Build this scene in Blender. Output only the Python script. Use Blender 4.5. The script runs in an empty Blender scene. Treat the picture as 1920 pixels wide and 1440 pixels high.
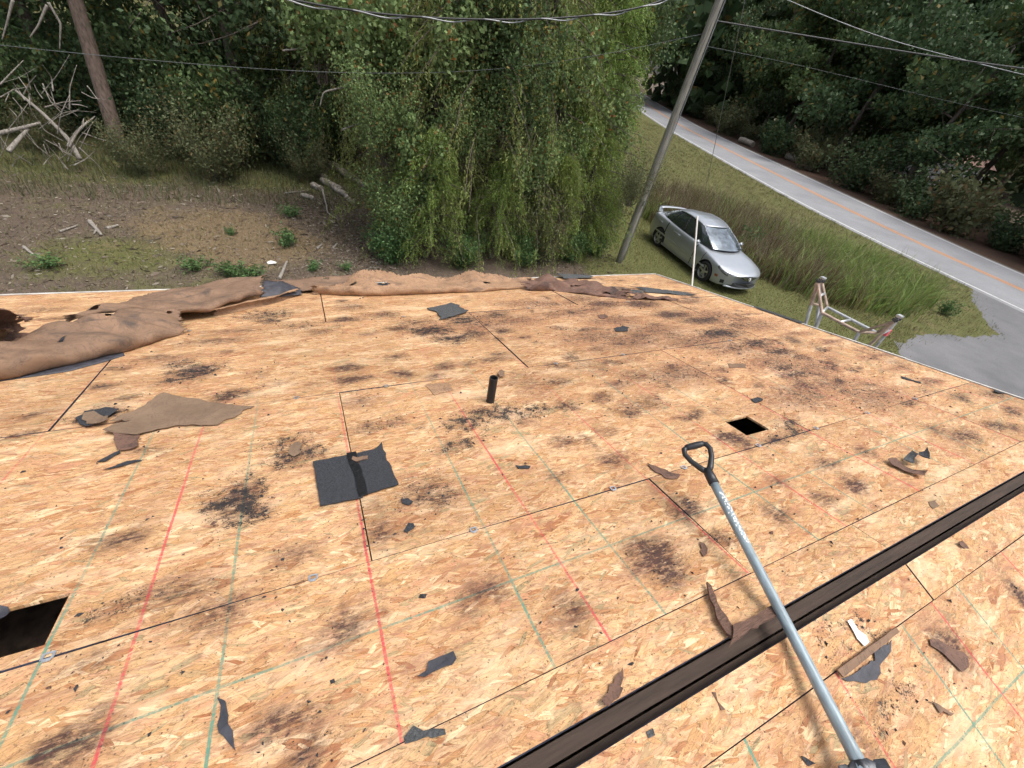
import bpy, bmesh, math, random
import numpy as np
from mathutils import Vector, Matrix, noise as mnoise

# ------------------------------------------------------------------ camera, world, sun, exposure
SC = bpy.context.scene
COL = SC.collection
F_PX = 766.0                                   # focal length in pixels of a 1920 wide picture
TH = math.radians(14.04)                       # 3-in-12 roof pitch
CT, ST = math.cos(TH), math.sin(TH)
_R = np.array([[0.90314406, -0.4222429, 0.07772861], [-0.13442749, -0.45004551, -0.88282971], [0.40774999, 0.78687355, -0.46321698]])
_v1, _v2, _n = _R.T
W = np.stack([_v1, _v2 * CT + _n * ST, _n * CT - _v2 * ST], 0)      # camera vector (right, down, forward) -> world
CAM = np.array([-0.05505, -0.31658 * CT + 1.2035 * ST, 0.31658 * ST + 1.2035 * CT])
GZ = -3.53                                     # ground level (ridge apex is the origin)

cd = bpy.data.cameras.new('camera'); cam = bpy.data.objects.new('camera', cd); COL.objects.link(cam)
cd.sensor_width = 36; cd.lens = F_PX / 1920 * 36; cd.clip_start = 0.02; cd.clip_end = 2000
cam.matrix_world = Matrix(((W[0,0], -W[0,1], -W[0,2], CAM[0]), (W[1,0], -W[1,1], -W[1,2], CAM[1]), (W[2,0], -W[2,1], -W[2,2], CAM[2]), (0,0,0,1)))
SC.camera = cam

SUN_EL, SUN_AZ = math.radians(70), math.radians(125)     # azimuth clockwise from +Y
wd = bpy.data.worlds.new('World'); SC.world = wd; wd.use_nodes = True
nt = wd.node_tree; nt.nodes.clear()
sky = nt.nodes.new('ShaderNodeTexSky'); sky.sky_type = 'NISHITA'; sky.sun_disc = False
sky.sun_elevation = SUN_EL; sky.sun_rotation = SUN_AZ; sky.air_density = 1.0; sky.dust_density = 4.0; sky.ozone_density = 1.0
hs = nt.nodes.new('ShaderNodeHueSaturation'); hs.inputs['Saturation'].default_value = 0.42
bg = nt.nodes.new('ShaderNodeBackground'); bg.inputs['Strength'].default_value = 0.15
wo = nt.nodes.new('ShaderNodeOutputWorld')
nt.links.new(sky.outputs[0], hs.inputs['Color']); nt.links.new(hs.outputs[0], bg.inputs['Color']); nt.links.new(bg.outputs[0], wo.inputs['Surface'])
sl = bpy.data.lights.new('sun', 'SUN'); sl.energy = 1.5; sl.angle = math.radians(28); sl.color = (1.0, 0.95, 0.87)
so = bpy.data.objects.new('sun', sl); COL.objects.link(so)
sd = Vector((math.sin(SUN_AZ) * math.cos(SUN_EL), math.cos(SUN_AZ) * math.cos(SUN_EL), math.sin(SUN_EL)))
so.rotation_euler = sd.to_track_quat('Z', 'Y').to_euler(); so.location = sd * 40
SC.view_settings.view_transform = 'Standard'; SC.view_settings.look = 'None'
SC.view_settings.exposure = 0.62; SC.view_settings.gamma = 1.0
SC.cycles.max_bounces = 5; SC.cycles.diffuse_bounces = 3; SC.cycles.transparent_max_bounces = 6
SC.cycles.use_adaptive_sampling = True; SC.cycles.adaptive_threshold = 0.035
try: SC.cycles.use_denoising = True
except Exception: pass

# ------------------------------------------------------------------ placing helpers (sight lines met with real surfaces)
def ray(x, y):
    d = W @ np.array([x - 960.0, y - 720.0, F_PX]); return d / np.linalg.norm(d)
def ground(x, y, z=GZ):
    d = ray(x, y); return CAM + d * ((z - CAM[2]) / d[2])
def atX(x, y, X): d = ray(x, y); return CAM + d * ((X - CAM[0]) / d[0])
def atY(x, y, Y): d = ray(x, y); return CAM + d * ((Y - CAM[1]) / d[1])
def atD(x, y, D): d = ray(x, y); return CAM + d * (D / math.hypot(d[0], d[1]))
def atPlane(x, y, p0, nrm): d = ray(x, y); return CAM + d * (np.dot(np.array(p0) - CAM, nrm) / np.dot(d, nrm))
NF = np.array([0, ST, CT]); NB = np.array([0, -ST, CT])
def us(x, y, h=0.0):                            # picture point -> (u, d) on the far slope
    d = ray(x, y); p = CAM + d * ((h - CAM @ NF) / (d @ NF)); return p[0], (p[1] - h * ST) / CT
def ub(x, y, h=0.0):
    d = ray(x, y); p = CAM + d * ((h - CAM @ NB) / (d @ NB)); return p[0], -(p[1] + h * ST) / CT
def rw(u, d, h=0.0): return np.array([u, d * CT + h * ST, -d * ST + h * CT])      # roof (far slope) -> world
def bw(u, d, h=0.0): return np.array([u, -d * CT - h * ST, -d * ST + h * CT])     # roof (near slope) -> world
MF = Matrix(((1,0,0,0), (0,CT,ST,0), (0,-ST,CT,0), (0,0,0,1)))
MBK = Matrix(((-1,0,0,0), (0,-CT,-ST,0), (0,-ST,CT,0), (0,0,0,1)))                # near slope frame: x = -u, y = d

# ------------------------------------------------------------------ object helpers
def link(o, parent=None):
    COL.objects.link(o)
    if parent is not None: o.parent = parent
    return o
def tag(o, label=None, cat=None, group=None, kind=None):
    if label: o['label'] = label
    if cat: o['category'] = cat
    if group: o['group'] = group
    if kind: o['kind'] = kind
    return o
def empty(name, loc=(0,0,0), rz=0.0, label=None, cat=None, group=None):
    o = bpy.data.objects.new(name, None); o.empty_display_size = 0.1
    o.location = loc; o.rotation_euler = (0, 0, rz); COL.objects.link(o)
    return tag(o, label, cat, group)
def arr_mesh(name, V, F, mats, col=None, fmat=None, smooth=False, colname='tint'):
    V = np.asarray(V, np.float32).reshape(-1, 3); F = np.asarray(F, np.int32); k = F.shape[1]; m = len(F)
    me = bpy.data.meshes.new(name)
    me.vertices.add(len(V)); me.vertices.foreach_set('co', V.ravel())
    me.loops.add(m * k); me.loops.foreach_set('vertex_index', F.ravel())
    me.polygons.add(m); me.polygons.foreach_set('loop_start', np.arange(0, m * k, k, dtype=np.int32))
    try: me.polygons.foreach_set('loop_total', np.full(m, k, np.int32))
    except Exception: pass
    for mt in (mats if isinstance(mats, (list, tuple)) else [mats]): me.materials.append(mt)
    if fmat is not None: me.polygons.foreach_set('material_index', np.asarray(fmat, np.int32))
    me.polygons.foreach_set('use_smooth', np.full(m, bool(smooth)))
    me.update(calc_edges=True)
    if col is not None:
        c = np.asarray(col, np.float32)
        if c.ndim == 1: c = np.stack([c, c, c], 1)
        if c.shape[1] == 3: c = np.concatenate([c, np.ones((len(c), 1), np.float32)], 1)
        a = me.color_attributes.new(colname, 'FLOAT_COLOR', 'POINT'); a.data.foreach_set('color', c.ravel())
    return me
def obj(name, me, parent=None, mw=None):
    o = bpy.data.objects.new(name, me); link(o, parent)
    if mw is not None: o.matrix_local = mw
    return o
class MB:
    """collects simple solids and links them as one mesh"""
    def __init__(s): s.v = []; s.f = []; s.m = []
    def add(s, vs, fs, mi=0):
        b = len(s.v); s.v += [tuple(map(float, p)) for p in vs]; s.f += [tuple(b + i for i in f) for f in fs]; s.m += [mi] * len(fs); return s
    def box(s, c, size, mi=0, R=None):
        h = np.array(size) / 2; vs = []
        for sx in (-1, 1):
            for sy in (-1, 1):
                for sz in (-1, 1):
                    p = np.array([sx, sy, sz]) * h
                    if R is not None: p = R @ p
                    vs.append(p + np.array(c))
        return s.add(vs, [(0,1,3,2), (4,6,7,5), (0,4,5,1), (2,3,7,6), (0,2,6,4), (1,5,7,3)], mi)
    def bar(s, a, b, w, t, up=(0,0,1), mi=0):
        a = np.array(a, float); b = np.array(b, float); x = b - a; L = np.linalg.norm(x); x /= L
        y = np.cross(np.array(up, float), x); ny = np.linalg.norm(y); y = y / ny if ny > 1e-6 else np.array([0, 1, 0.]); z = np.cross(x, y)
        return s.box((a + b) / 2, (L, w, t), mi, np.stack([x, y, z], 1))
    def tube(s, pts, rad, n=8, mi=0, cap=True):
        pts = [np.array(p, float) for p in pts]; k = len(pts)
        if np.isscalar(rad): rad = [rad] * k
        rings = []; prev = None
        for i, p in enumerate(pts):
            t = pts[min(i + 1, k - 1)] - pts[max(i - 1, 0)]; t = t / (np.linalg.norm(t) + 1e-9)
            ref = prev if prev is not None else (np.array([0, 0, 1.]) if abs(t[2]) < .9 else np.array([1., 0, 0]))
            a = ref - t * (ref @ t); a /= np.linalg.norm(a) + 1e-9; prev = a; b = np.cross(t, a)
            rings.append([p + rad[i] * (a * math.cos(2 * math.pi * j / n) + b * math.sin(2 * math.pi * j / n)) for j in range(n)])
        vs = [q for r in rings for q in r]; fs = []
        for i in range(k - 1):
            for j in range(n): fs.append((i * n + j, i * n + (j + 1) % n, (i + 1) * n + (j + 1) % n, (i + 1) * n + j))
        if cap: fs.append(tuple(range(n - 1, -1, -1))); fs.append(tuple((k - 1) * n + j for j in range(n)))
        return s.add(vs, fs, mi)
    def build(s, name, mats, parent=None, smooth=False, mw=None, bevel=0.0):
        me = bpy.data.meshes.new(name); me.from_pydata(s.v, [], s.f)
        for m in (mats if isinstance(mats, (list, tuple)) else [mats]): me.materials.append(m)
        me.polygons.foreach_set('material_index', np.array(s.m, np.int32))
        if bevel > 0:
            bm = bmesh.new(); bm.from_mesh(me); bmesh.ops.remove_doubles(bm, verts=bm.verts, dist=1e-6)
            bmesh.ops.bevel(bm, geom=[e for e in bm.edges if len(e.link_faces) == 2 and e.calc_face_angle(0) > .5], offset=bevel, segments=2, affect='EDGES', clamp_overlap=True)
            bm.to_mesh(me); bm.free()
        if smooth: me.polygons.foreach_set('use_smooth', np.ones(len(me.polygons), bool))
        me.update(); return obj(name, me, parent, mw)

# ------------------------------------------------------------------ materials
def new_mat(name):
    m = bpy.data.materials.new(name); m.use_nodes = True; t = m.node_tree; t.nodes.clear()
    o = t.nodes.new('ShaderNodeOutputMaterial'); p = t.nodes.new('ShaderNodeBsdfPrincipled'); t.links.new(p.outputs[0], o.inputs[0])
    return m, t, p
class NB_:
    def __init__(s, t): s.t = t
    def n(s, typ, **kw):
        nd = s.t.nodes.new(typ)
        for k, v in kw.items(): setattr(nd, k, v)
        return nd
    def put(s, sock, v):
        if v is None: return
        if isinstance(v, bpy.types.NodeSocket): s.t.links.new(v, sock)
        else: sock.default_value = v
    def math(s, op, a, b=None, c=None, clamp=False):
        nd = s.n('ShaderNodeMath', operation=op, use_clamp=clamp)
        for i, v in enumerate((a, b, c)): s.put(nd.inputs[i], v) if v is not None else None
        return nd.outputs[0]
    def vmath(s, op, a, b=None):
        nd = s.n('ShaderNodeVectorMath', operation=op); s.put(nd.inputs[0], a)
        if b is not None: s.put(nd.inputs[3] if op == 'SCALE' else nd.inputs[1], b)
        return nd.outputs[0]
    def mix(s, f, a, b, blend='MIX'):
        nd = s.n('ShaderNodeMix', data_type='RGBA', blend_type=blend, clamp_factor=True)
        s.put(nd.inputs[0], f); s.put(nd.inputs[6], a); s.put(nd.inputs[7], b); return nd.outputs[2]
    def noise(s, vec, scale, detail=2.0, rough=0.5, dim='3D', dist=0.0):
        nd = s.n('ShaderNodeTexNoise', noise_dimensions=dim)
        if vec is not None: s.put(nd.inputs['Vector'], vec)
        nd.inputs['Scale'].default_value = scale; nd.inputs['Detail'].default_value = detail; nd.inputs['Roughness'].default_value = rough; nd.inputs['Distortion'].default_value = dist
        return nd.outputs[0]
    def voro(s, vec, scale, dim='2D', rnd=1.0, feat='F1'):
        nd = s.n('ShaderNodeTexVoronoi', voronoi_dimensions=dim, feature=feat); s.put(nd.inputs['Vector'], vec)
        nd.inputs['Scale'].default_value = scale; nd.inputs['Randomness'].default_value = rnd
        return nd
    def ramp(s, f, stops, interp='LINEAR'):
        nd = s.n('ShaderNodeValToRGB'); cr = nd.color_ramp; cr.interpolation = interp
        while len(cr.elements) < len(stops): cr.elements.new(0.5)
        for e, (p, c) in zip(cr.elements, stops): e.position = p; e.color = (c[0], c[1], c[2], 1) if not np.isscalar(c) else (c, c, c, 1)
        s.put(nd.inputs[0], f); return nd.outputs[0]
    def maprange(s, v, a, b, c=0.0, d=1.0, smooth=False):
        nd = s.n('ShaderNodeMapRange', interpolation_type='SMOOTHSTEP' if smooth else 'LINEAR', clamp=True)
        s.put(nd.inputs[0], v)
        for i, q in enumerate((a, b, c, d)): s.put(nd.inputs[i + 1], q)
        return nd.outputs[0]
    def sep(s, v):
        nd = s.n('ShaderNodeSeparateXYZ'); s.put(nd.inputs[0], v); return nd.outputs
    def comb(s, x, y, z=0.0):
        nd = s.n('ShaderNodeCombineXYZ'); s.put(nd.inputs[0], x); s.put(nd.inputs[1], y); s.put(nd.inputs[2], z); return nd.outputs[0]
    def attr(s, name):
        return s.n('ShaderNodeAttribute', attribute_name=name).outputs
    def obj(s): return s.n('ShaderNodeTexCoord').outputs['Object']
    def geo(s): return s.n('ShaderNodeNewGeometry').outputs['Position']
    def info(s): return s.n('ShaderNodeObjectInfo').outputs
    def bump(s, h, strength, dist=0.01):
        nd = s.n('ShaderNodeBump'); nd.inputs['Strength'].default_value = strength; nd.inputs['Distance'].default_value = dist; s.put(nd.inputs['Height'], h); return nd.outputs[0]
def simple(name, c, rough=0.6, metal=0.0, var=0.18, scale=6.0, bump=0.0, bscale=40.0, spec=0.5, c2=None, stretch=None, coat=0.0):
    m, t, p = new_mat(name); b = NB_(t); v = b.obj()
    if stretch: v = b.vmath('MULTIPLY', v, stretch)
    f = b.noise(v, scale, 5.0, 0.6)
    c2 = c2 or tuple(max(0, x * (1 - 2 * var)) for x in c); c1 = tuple(min(1, x * (1 + var)) for x in c)
    b.put(p.inputs['Base Color'], b.mix(b.maprange(f, .3, .7), (*c2, 1), (*c1, 1)))
    p.inputs['Roughness'].default_value = rough; p.inputs['Metallic'].default_value = metal; p.inputs['Specular IOR Level'].default_value = spec
    if coat: p.inputs['Coat Weight'].default_value = coat; p.inputs['Coat Roughness'].default_value = 0.05
    if bump: b.put(p.inputs['Normal'], b.bump(b.noise(v, bscale, 4.0, .6), bump))
    return m

def make_osb():
    m, t, p = new_mat('osb_board'); b = NB_(t)
    o3 = b.obj(); rnd = b.info()['Random']
    sx, sy, sz = b.sep(o3)[0:3]
    base = b.comb(b.math('ADD', sx, b.math('MULTIPLY', rnd, 37.0)), b.math('ADD', sy, b.math('MULTIPLY', rnd, 11.0)))
    pal = [(0.0, (.64, .405, .195)), (.12, (.52, .295, .125)), (.26, (.74, .495, .26)), (.38, (.46, .225, .090)), (.50, (.68, .43, .21)), (.62, (.58, .30, .155)), (.72, (.82, .60, .345)), (.80, (.37, .155, .065)), (.88, (.62, .37, .17)), (.94, (.36, .28, .145)), (1.0, (.68, .43, .21))]
    fib = b.noise(b.vmath('MULTIPLY', base, (18., 210., 1.)), 1.0, 4, .7, '2D')
    colr = b.mix(b.maprange(fib, .3, .7), (.44, .245, .115, 1), (.68, .45, .25, 1))
    rs = random.Random(4)
    # strand length, width, spread of direction, share of cells that carry a strand, palette spread
    layers = [(.13, .026, 1.2, 1.0), (.175, .034, 1.0, .9), (.115, .017, 1.1, .8), (.21, .042, .8, .5), (.10, .0125, 1.2, .75), (.085, .0090, 1.3, .6)]
    for k, (L, wd_, rng, share) in enumerate(layers):
        Lc, Wc = L * .85, wd_ * 1.35
        mp = b.n('ShaderNodeMapping'); b.put(mp.inputs[0], base)
        mp.inputs['Location'].default_value = (rs.uniform(0, 50), rs.uniform(0, 50), 0); mp.inputs['Rotation'].default_value = (0, 0, rs.uniform(-.5, .5))
        q = b.vmath('MULTIPLY', mp.outputs[0], (1 / Lc, 1 / Wc, 1))
        vo = b.voro(q, 1.0)
        dlt = b.vmath('MULTIPLY', b.vmath('SUBTRACT', q, vo.outputs['Position']), (Lc, Wc, 0))
        cr, cg, cb = b.sep(vo.outputs['Color'])[0:3]
        rot = b.n('ShaderNodeVectorRotate', rotation_type='Z_AXIS'); b.put(rot.inputs['Vector'], dlt); b.put(rot.inputs['Angle'], b.math('MULTIPLY', b.math('SUBTRACT', cr, .5), rng))
        dx, dy, _ = b.sep(rot.outputs[0])[0:3]
        rag = b.noise(b.comb(b.math('MULTIPLY', dx, 22.), b.math('ADD', b.math('MULTIPLY', dy, 420.), b.math('MULTIPLY', cg, 40.))), 1.0, 1, .65, '2D')
        ax = b.math('DIVIDE', b.math('ABSOLUTE', dx), b.math('MULTIPLY_ADD', cg, L * .34, L * .24))
        ay = b.math('DIVIDE', b.math('ABSOLUTE', dy), b.math('MULTIPLY_ADD', cb, wd_ * .48, wd_ * .20))
        mm = b.math('ADD', b.math('MAXIMUM', b.math('ADD', ax, b.math('MULTIPLY', ay, .22)), b.math('MULTIPLY', ay, b.math('MULTIPLY_ADD', ax, .35, .85))), b.math('MULTIPLY', rag, .55))
        hh = b.math('FRACT', b.math('MULTIPLY_ADD', cg, 7.31, b.math('MULTIPLY', cb, 5.17)))
        pres = b.math('LESS_THAN', b.math('FRACT', b.math('MULTIPLY_ADD', cr, 13.7, b.math('MULTIPLY', cb, 3.3))), share)
        mask = b.math('MULTIPLY', b.maprange(mm, 1.20, 1.27, 1, 0), pres)
        fc = b.ramp(hh, pal)
        gr = b.maprange(rag, .25, .75, .70, 1.14)
        rim = b.maprange(mm, 1.06, 1.24, 1.0, .56); gr = b.math('MULTIPLY', gr, rim)
        fc = b.mix(1.0, fc, b.comb(gr, gr, gr), 'MULTIPLY')
        colr = b.mix(mask, colr, fc)
    # dark hairline gaps between strands, then broad weathering of the panel
    ck = b.noise(b.vmath('MULTIPLY', base, (26., 95., 1.)), 1.0, 3, .55, '2D', .6); ckl = b.maprange(b.math('ABSOLUTE', b.math('SUBTRACT', ck, .5)), .004, .020, .48, 1.0)
    ck2 = b.noise(b.vmath('MULTIPLY', base, (60., 34., 1.)), 1.0, 2, .5, '2D', 1.2); ckl = b.math('MULTIPLY', ckl, b.maprange(b.math('ABSOLUTE', b.math('SUBTRACT', ck2, .5)), .003, .012, .62, 1.0))
    colr = b.mix(1.0, colr, b.comb(ckl, ckl, ckl), 'MULTIPLY')
    w1 = b.noise(b.vmath('MULTIPLY', base, (2.2, 7.0, 1.)), 1.0, 4, .68, '2D'); w2 = b.noise(b.vmath('MULTIPLY', base, (9., 30., 1.)), 1.0, 3, .7, '2D')
    colr = b.mix(b.maprange(b.math('ADD', b.math('MULTIPLY', w1, .6), b.math('MULTIPLY', w2, .4)), .50, .70, 0, .62), colr, (.40, .195, .105, 1))
    colr = b.mix(b.maprange(w2, .56, .72, 0, .35), colr, (.25, .125, .085, 1))
    colr = b.mix(b.maprange(w1, .46, .28, 0, .42), colr, (.80, .61, .39, 1))
    tone = b.noise(base, 1.1, 3, .6, '2D'); tv = b.math('MULTIPLY', b.maprange(tone, .3, .7, .90, 1.12), b.math('MULTIPLY_ADD', b.math('FRACT', b.math('MULTIPLY', rnd, 17.3)), .16, .92)); colr = b.mix(1.0, colr, b.comb(b.math('MULTIPLY', tv, 1.00), b.math('MULTIPLY', tv, .975), b.math('MULTIPLY', tv, 1.00)), 'MULTIPLY')
    # chalk grid printed on the boards
    def stripes(coord, period, off, half, breakup):
        a = b.math('ABSOLUTE', b.math('SUBTRACT', b.math('FRACT', b.math('DIVIDE', b.math('ADD', coord, period * 100.5 - off), period)), .5))
        return b.math('MULTIPLY', b.maprange(b.math('MULTIPLY', a, period), half * .6, half, 1, 0), breakup)
    wob = b.math('MULTIPLY', b.math('SUBTRACT', b.noise(o3, 2.5, 2, .5), .5), .012)
    cx = b.math('ADD', sx, wob); cy = b.math('ADD', sy, wob)
    brk = b.maprange(b.math('ADD', b.noise(o3, 110, 3, .7), b.math('MULTIPLY', b.noise(o3, 2.2, 2, .5), .9)), .70, 1.08, 0.10, .90)
    far = b.math('MULTIPLY', b.maprange(sy, 1.0, 2.3, 1.0, .12), b.math('GREATER_THAN', sy, .168))
    brk = b.math('MULTIPLY', brk, far)
    g_ = b.math('MAXIMUM', b.math('MAXIMUM', stripes(cx, 1.2192, .4064, .0050, brk), stripes(cx, 1.2192, .8128, .0050, brk)), b.math('MULTIPLY', stripes(cy, 5.0, .455, .0046, brk), .9))
    r_ = stripes(cx, .6096, -.012, .0052, brk)
    colr = b.mix(g_, colr, (.085, .25, .185, 1)); colr = b.mix(r_, colr, (.56, .045, .075, 1))
    # stains and grit (hand placed, with their own ragged outlines)
    at = b.attr('stain'); ar, ag, ab = b.sep(at['Color'])[0:3]
    n1 = b.noise(b.vmath('MULTIPLY', o3, (24., 95., 24.)), 1.0, 4, .75); n0 = b.noise(o3, 34, 4, .7)
    nn = b.math('ADD', b.math('MULTIPLY', n1, .65), b.math('MULTIPLY', n0, .35))
    st = b.maprange(b.math('MULTIPLY', ar, b.maprange(nn, .36, .64, .16, 2.1)), .08, .80, 0, .93)
    halo = b.maprange(b.math('MULTIPLY', ab, b.maprange(nn, .3, .7, .2, 1.5)), .08, 1.0, 0, .55)
    colr = b.mix(halo, colr, (.34, .145, .085, 1))
    colr = b.mix(st, colr, b.mix(.38, b.mix(1.0, colr, (.115, .085, .105, 1), 'MULTIPLY'), (.052, .036, .042, 1)))
    sp = b.noise(o3, 120, 3, .7); sp2 = b.noise(o3, 380, 2, .6); clump = b.maprange(b.noise(o3, 22, 3, .6), .38, .64, 0.0, 1.0)
    gg = b.math('MULTIPLY', ag, b.math('MULTIPLY_ADD', clump, .85, .15))
    gt = b.maprange(b.math('ADD', b.math('MULTIPLY', gg, .41), b.math('ADD', b.math('MULTIPLY', sp, .6), b.math('MULTIPLY', sp2, .4))), .66, .73, 0, .92)
    colr = b.mix(gt, colr, (.024, .023, .024, 1))
    tiny = b.voro(b.vmath('ADD', o3, (3.3, 1.7, 0)), 42.0); td = b.maprange(tiny.outputs['Distance'], .05, .12, .75, 0)
    colr = b.mix(b.math('MULTIPLY', td, b.math('GREATER_THAN', b.sep(tiny.outputs['Color'])[0], .72)), colr, (.05, .035, .03, 1))
    b.put(p.inputs['Base Color'], colr); p.inputs['Roughness'].default_value = .72; p.inputs['Specular IOR Level'].default_value = .25
    b.put(p.inputs['Normal'], b.bump(b.noise(b.vmath('MULTIPLY', o3, (40., 170., 40.)), 1.0, 3, .7), .25, .002))
    return m
OSB = make_osb()
OSB_EDGE = simple('osb_navy_edge', (.050, .058, .095), .8, var=.4, scale=25)
WHITE_TRIM = simple('white_drip_edge', (.74, .73, .70), .45, var=.10, scale=9, c2=(.40, .37, .33))
ATTIC = simple('attic_wood', (.13, .075, .048), .85, var=.4, scale=14, stretch=(.3, 3, 3))
RIDGE_WOOD = simple('ridge_wood', (.062, .041, .030), .85, var=.25, scale=20, stretch=(.15, 2, 2), bump=.3)
ATTIC_FLOOR = simple('attic_insulation', (.26, .19, .15), .95, var=.4, scale=9)
SIDING = simple('house_siding', (.52, .50, .45), .7, var=.1)
CLIP = simple('galvanised_clip', (.58, .60, .63), .38, metal=.75, var=.15, scale=60)
def felt_mat(name, c, dark, bl=.5):
    m, t, p = new_mat(name); b = NB_(t); v = b.obj()
    f = b.noise(v, 5, 6, .65); s_ = b.noise(b.vmath('MULTIPLY', v, (3., 14., 6.)), 1.0, 6, .7)
    cc = b.mix(b.maprange(f, .3, .7), (*[x * .72 for x in c], 1), (*[min(1, x * 1.18) for x in c], 1))
    cc = b.mix(b.maprange(s_, .54, .68, 0, bl), cc, (*dark, 1)); s2 = b.noise(b.vmath('MULTIPLY', v, (9., 9., 9.)), 1.0, 5, .7, dist=1.5); cc = b.mix(b.maprange(b.math('ABSOLUTE', b.math('SUBTRACT', s2, .5)), .004, .016, .55, 0), cc, (*dark, 1)); s3 = b.noise(v, 3.2, 4, .6); cc = b.mix(b.maprange(s3, .63, .73, 0, .85), cc, (*dark, 1))
    b.put(p.inputs['Base Color'], cc); p.inputs['Roughness'].default_value = .78; p.inputs['Specular IOR Level'].default_value = .3
    b.put(p.inputs['Normal'], b.bump(b.noise(v, 28, 6, .7), .35, .01)); return m
FELT = felt_mat('brown_felt_paper', (.235, .146, .094), (.055, .048, .045), .6)
FELT_TAN = felt_mat('tan_felt_paper', (.365, .222, .130), (.07, .045, .04), .6)
FELT_DK = felt_mat('dark_crumpled_felt', (.175, .10, .072), (.035, .025, .025), .7)
FELT_GREY = felt_mat('faded_felt_paper', (.215, .145, .095), (.10, .07, .055), .35)
SHINGLE = simple('black_shingle', (.040, .043, .050), .85, var=.3, scale=160, bump=.6, bscale=330, c2=(.018, .019, .022))
SHINGLE_G = simple('grey_shingle', (.085, .088, .09), .85, var=.3, scale=120, bump=.6, bscale=300)
TAR = simple('tar_strip', (.008, .008, .009), .4, var=.4, scale=90, bump=.6, bscale=80)
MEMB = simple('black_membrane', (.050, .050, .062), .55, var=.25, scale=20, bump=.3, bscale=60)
WOODCHIP = simple('bark_wood_chip', (.16, .088, .062), .85, var=.3, scale=30, stretch=(1, 8, 4), bump=.5, bscale=60)
PIPE = simple('black_vent_pipe', (.020, .019, .019), .55, var=.3, scale=30)
SHAFT = simple('worn_blue_grey_shaft', (.30, .385, .43), .38, var=.12, scale=30, c2=(.17, .205, .225), stretch=(3, .5, 3))
GRIP = simple('black_grip_plastic', (.022, .023, .026), .42, var=.15, scale=30)
STEEL = simple('dark_worn_steel', (.085, .09, .10), .45, metal=.5, var=.4, scale=30)
ALU = simple('aluminium_rail', (.60, .61, .62), .38, metal=.65, var=.15, scale=18)
RUSTY = simple('brown_ladder_rail', (.42, .31, .24), .55, metal=.15, var=.25, scale=14)
RUBBER = simple('rubber_foot', (.085, .080, .080), .8, var=.3, scale=30)
PINK = simple('pink_tape', (.80, .14, .16), .6, var=.1)
POLE_WOOD = simple('weathered_pole_wood', (.30, .285, .245), .85, var=.3, scale=5, stretch=(14, 14, .5), bump=.6, bscale=16)
WIRE_BLK = simple('black_cable', (.02, .02, .022), .5)
WIRE_GREY = simple('grey_steel_wire', (.30, .31, .32), .45, metal=.6)
WIRE_DULL = simple('dull_wire', (.10, .11, .11), .6)
BARK = simple('grey_brown_bark', (.125, .10, .082), .9, var=.35, scale=4, stretch=(6, 6, 1), bump=.9, bscale=14)
BARK_PINE = simple('pine_bark', (.20, .145, .115), .9, var=.3, scale=5, stretch=(5, 5, 1.2), bump=.9, bscale=12)
DEADWOOD = simple('bleached_deadwood', (.34, .305, .265), .85, var=.3, scale=7, stretch=(5, 5, 1), bump=.5, bscale=30)
LOGEND = simple('cut_log_wood', (.36, .315, .265), .9, var=.4, scale=16, bump=.9, bscale=30)
def leaf_mat(name, c, hue=.02, dry=(.22, .14, .03), dryamt=.05, trans=.25):
    m, t, p = new_mat(name); b = NB_(t); a = b.sep(b.attr('tint')['Color']); rnd = b.info()['Random']
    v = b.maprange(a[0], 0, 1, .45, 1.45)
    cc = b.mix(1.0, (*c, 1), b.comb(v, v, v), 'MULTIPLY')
    cc = b.mix(b.math('MULTIPLY', b.math('GREATER_THAN', a[1], 1 - dryamt), .85), cc, (*dry, 1))
    h = b.n('ShaderNodeHueSaturation'); b.put(h.inputs['Hue'], b.math('ADD', .5 - hue, b.math('MULTIPLY', b.math('ADD', a[2], rnd), hue))); b.put(h.inputs['Color'], cc); h.inputs['Saturation'].default_value = .95
    b.put(p.inputs['Base Color'], h.outputs[0]); p.inputs['Roughness'].default_value = .6; p.inputs['Specular IOR Level'].default_value = .25
    tr = t.nodes.new('ShaderNodeBsdfTranslucent'); t.links.new(h.outputs[0], tr.inputs[0]); ms = t.nodes.new('ShaderNodeMixShader'); ms.inputs[0].default_value = trans
    o = [n for n in t.nodes if n.type == 'OUTPUT_MATERIAL'][0]; t.links.new(p.outputs[0], ms.inputs[1]); t.links.new(tr.outputs[0], ms.inputs[2]); t.links.new(ms.outputs[0], o.inputs[0]); return m
L_CEDAR = leaf_mat('drooping_cedar_leaf', (.255, .300, .085), .02, (.20, .12, .04), .04, .3)
L_CEDAR_B = leaf_mat('bright_cedar_leaf', (.225, .315, .066), .02, (.20, .14, .03), .02, .3)
L_VINE = leaf_mat('vine_leaf', (.185, .265, .092), .02, (.28, .12, .03), .05)
L_BROAD = leaf_mat('broad_leaf', (.100, .155, .054), .02, (.26, .17, .03), .05)
L_DARK = leaf_mat('dark_woods_leaf', (.072, .118, .048), .02, (.16, .11, .025), .04)
L_PINE = leaf_mat('pine_needle', (.105, .140, .045), .015, (.15, .10, .04), .05)
L_OLIVE = leaf_mat('olive_shrub_leaf', (.135, .155, .070), .02, (.18, .12, .05), .15)
L_WEED = leaf_mat('weed_leaf', (.10, .19, .06), .02, (.2, .16, .04), .04)
G_LAWN = leaf_mat('lawn_blade', (.150, .165, .052), .02, (.30, .23, .10), .38)
G_DRY = leaf_mat('dry_verge_blade', (.160, .160, .070), .02, (.30, .24, .13), .38)
G_REED = leaf_mat('green_reed_blade', (.215, .285, .070), .02, (.30, .24, .10), .12, .35)
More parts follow.
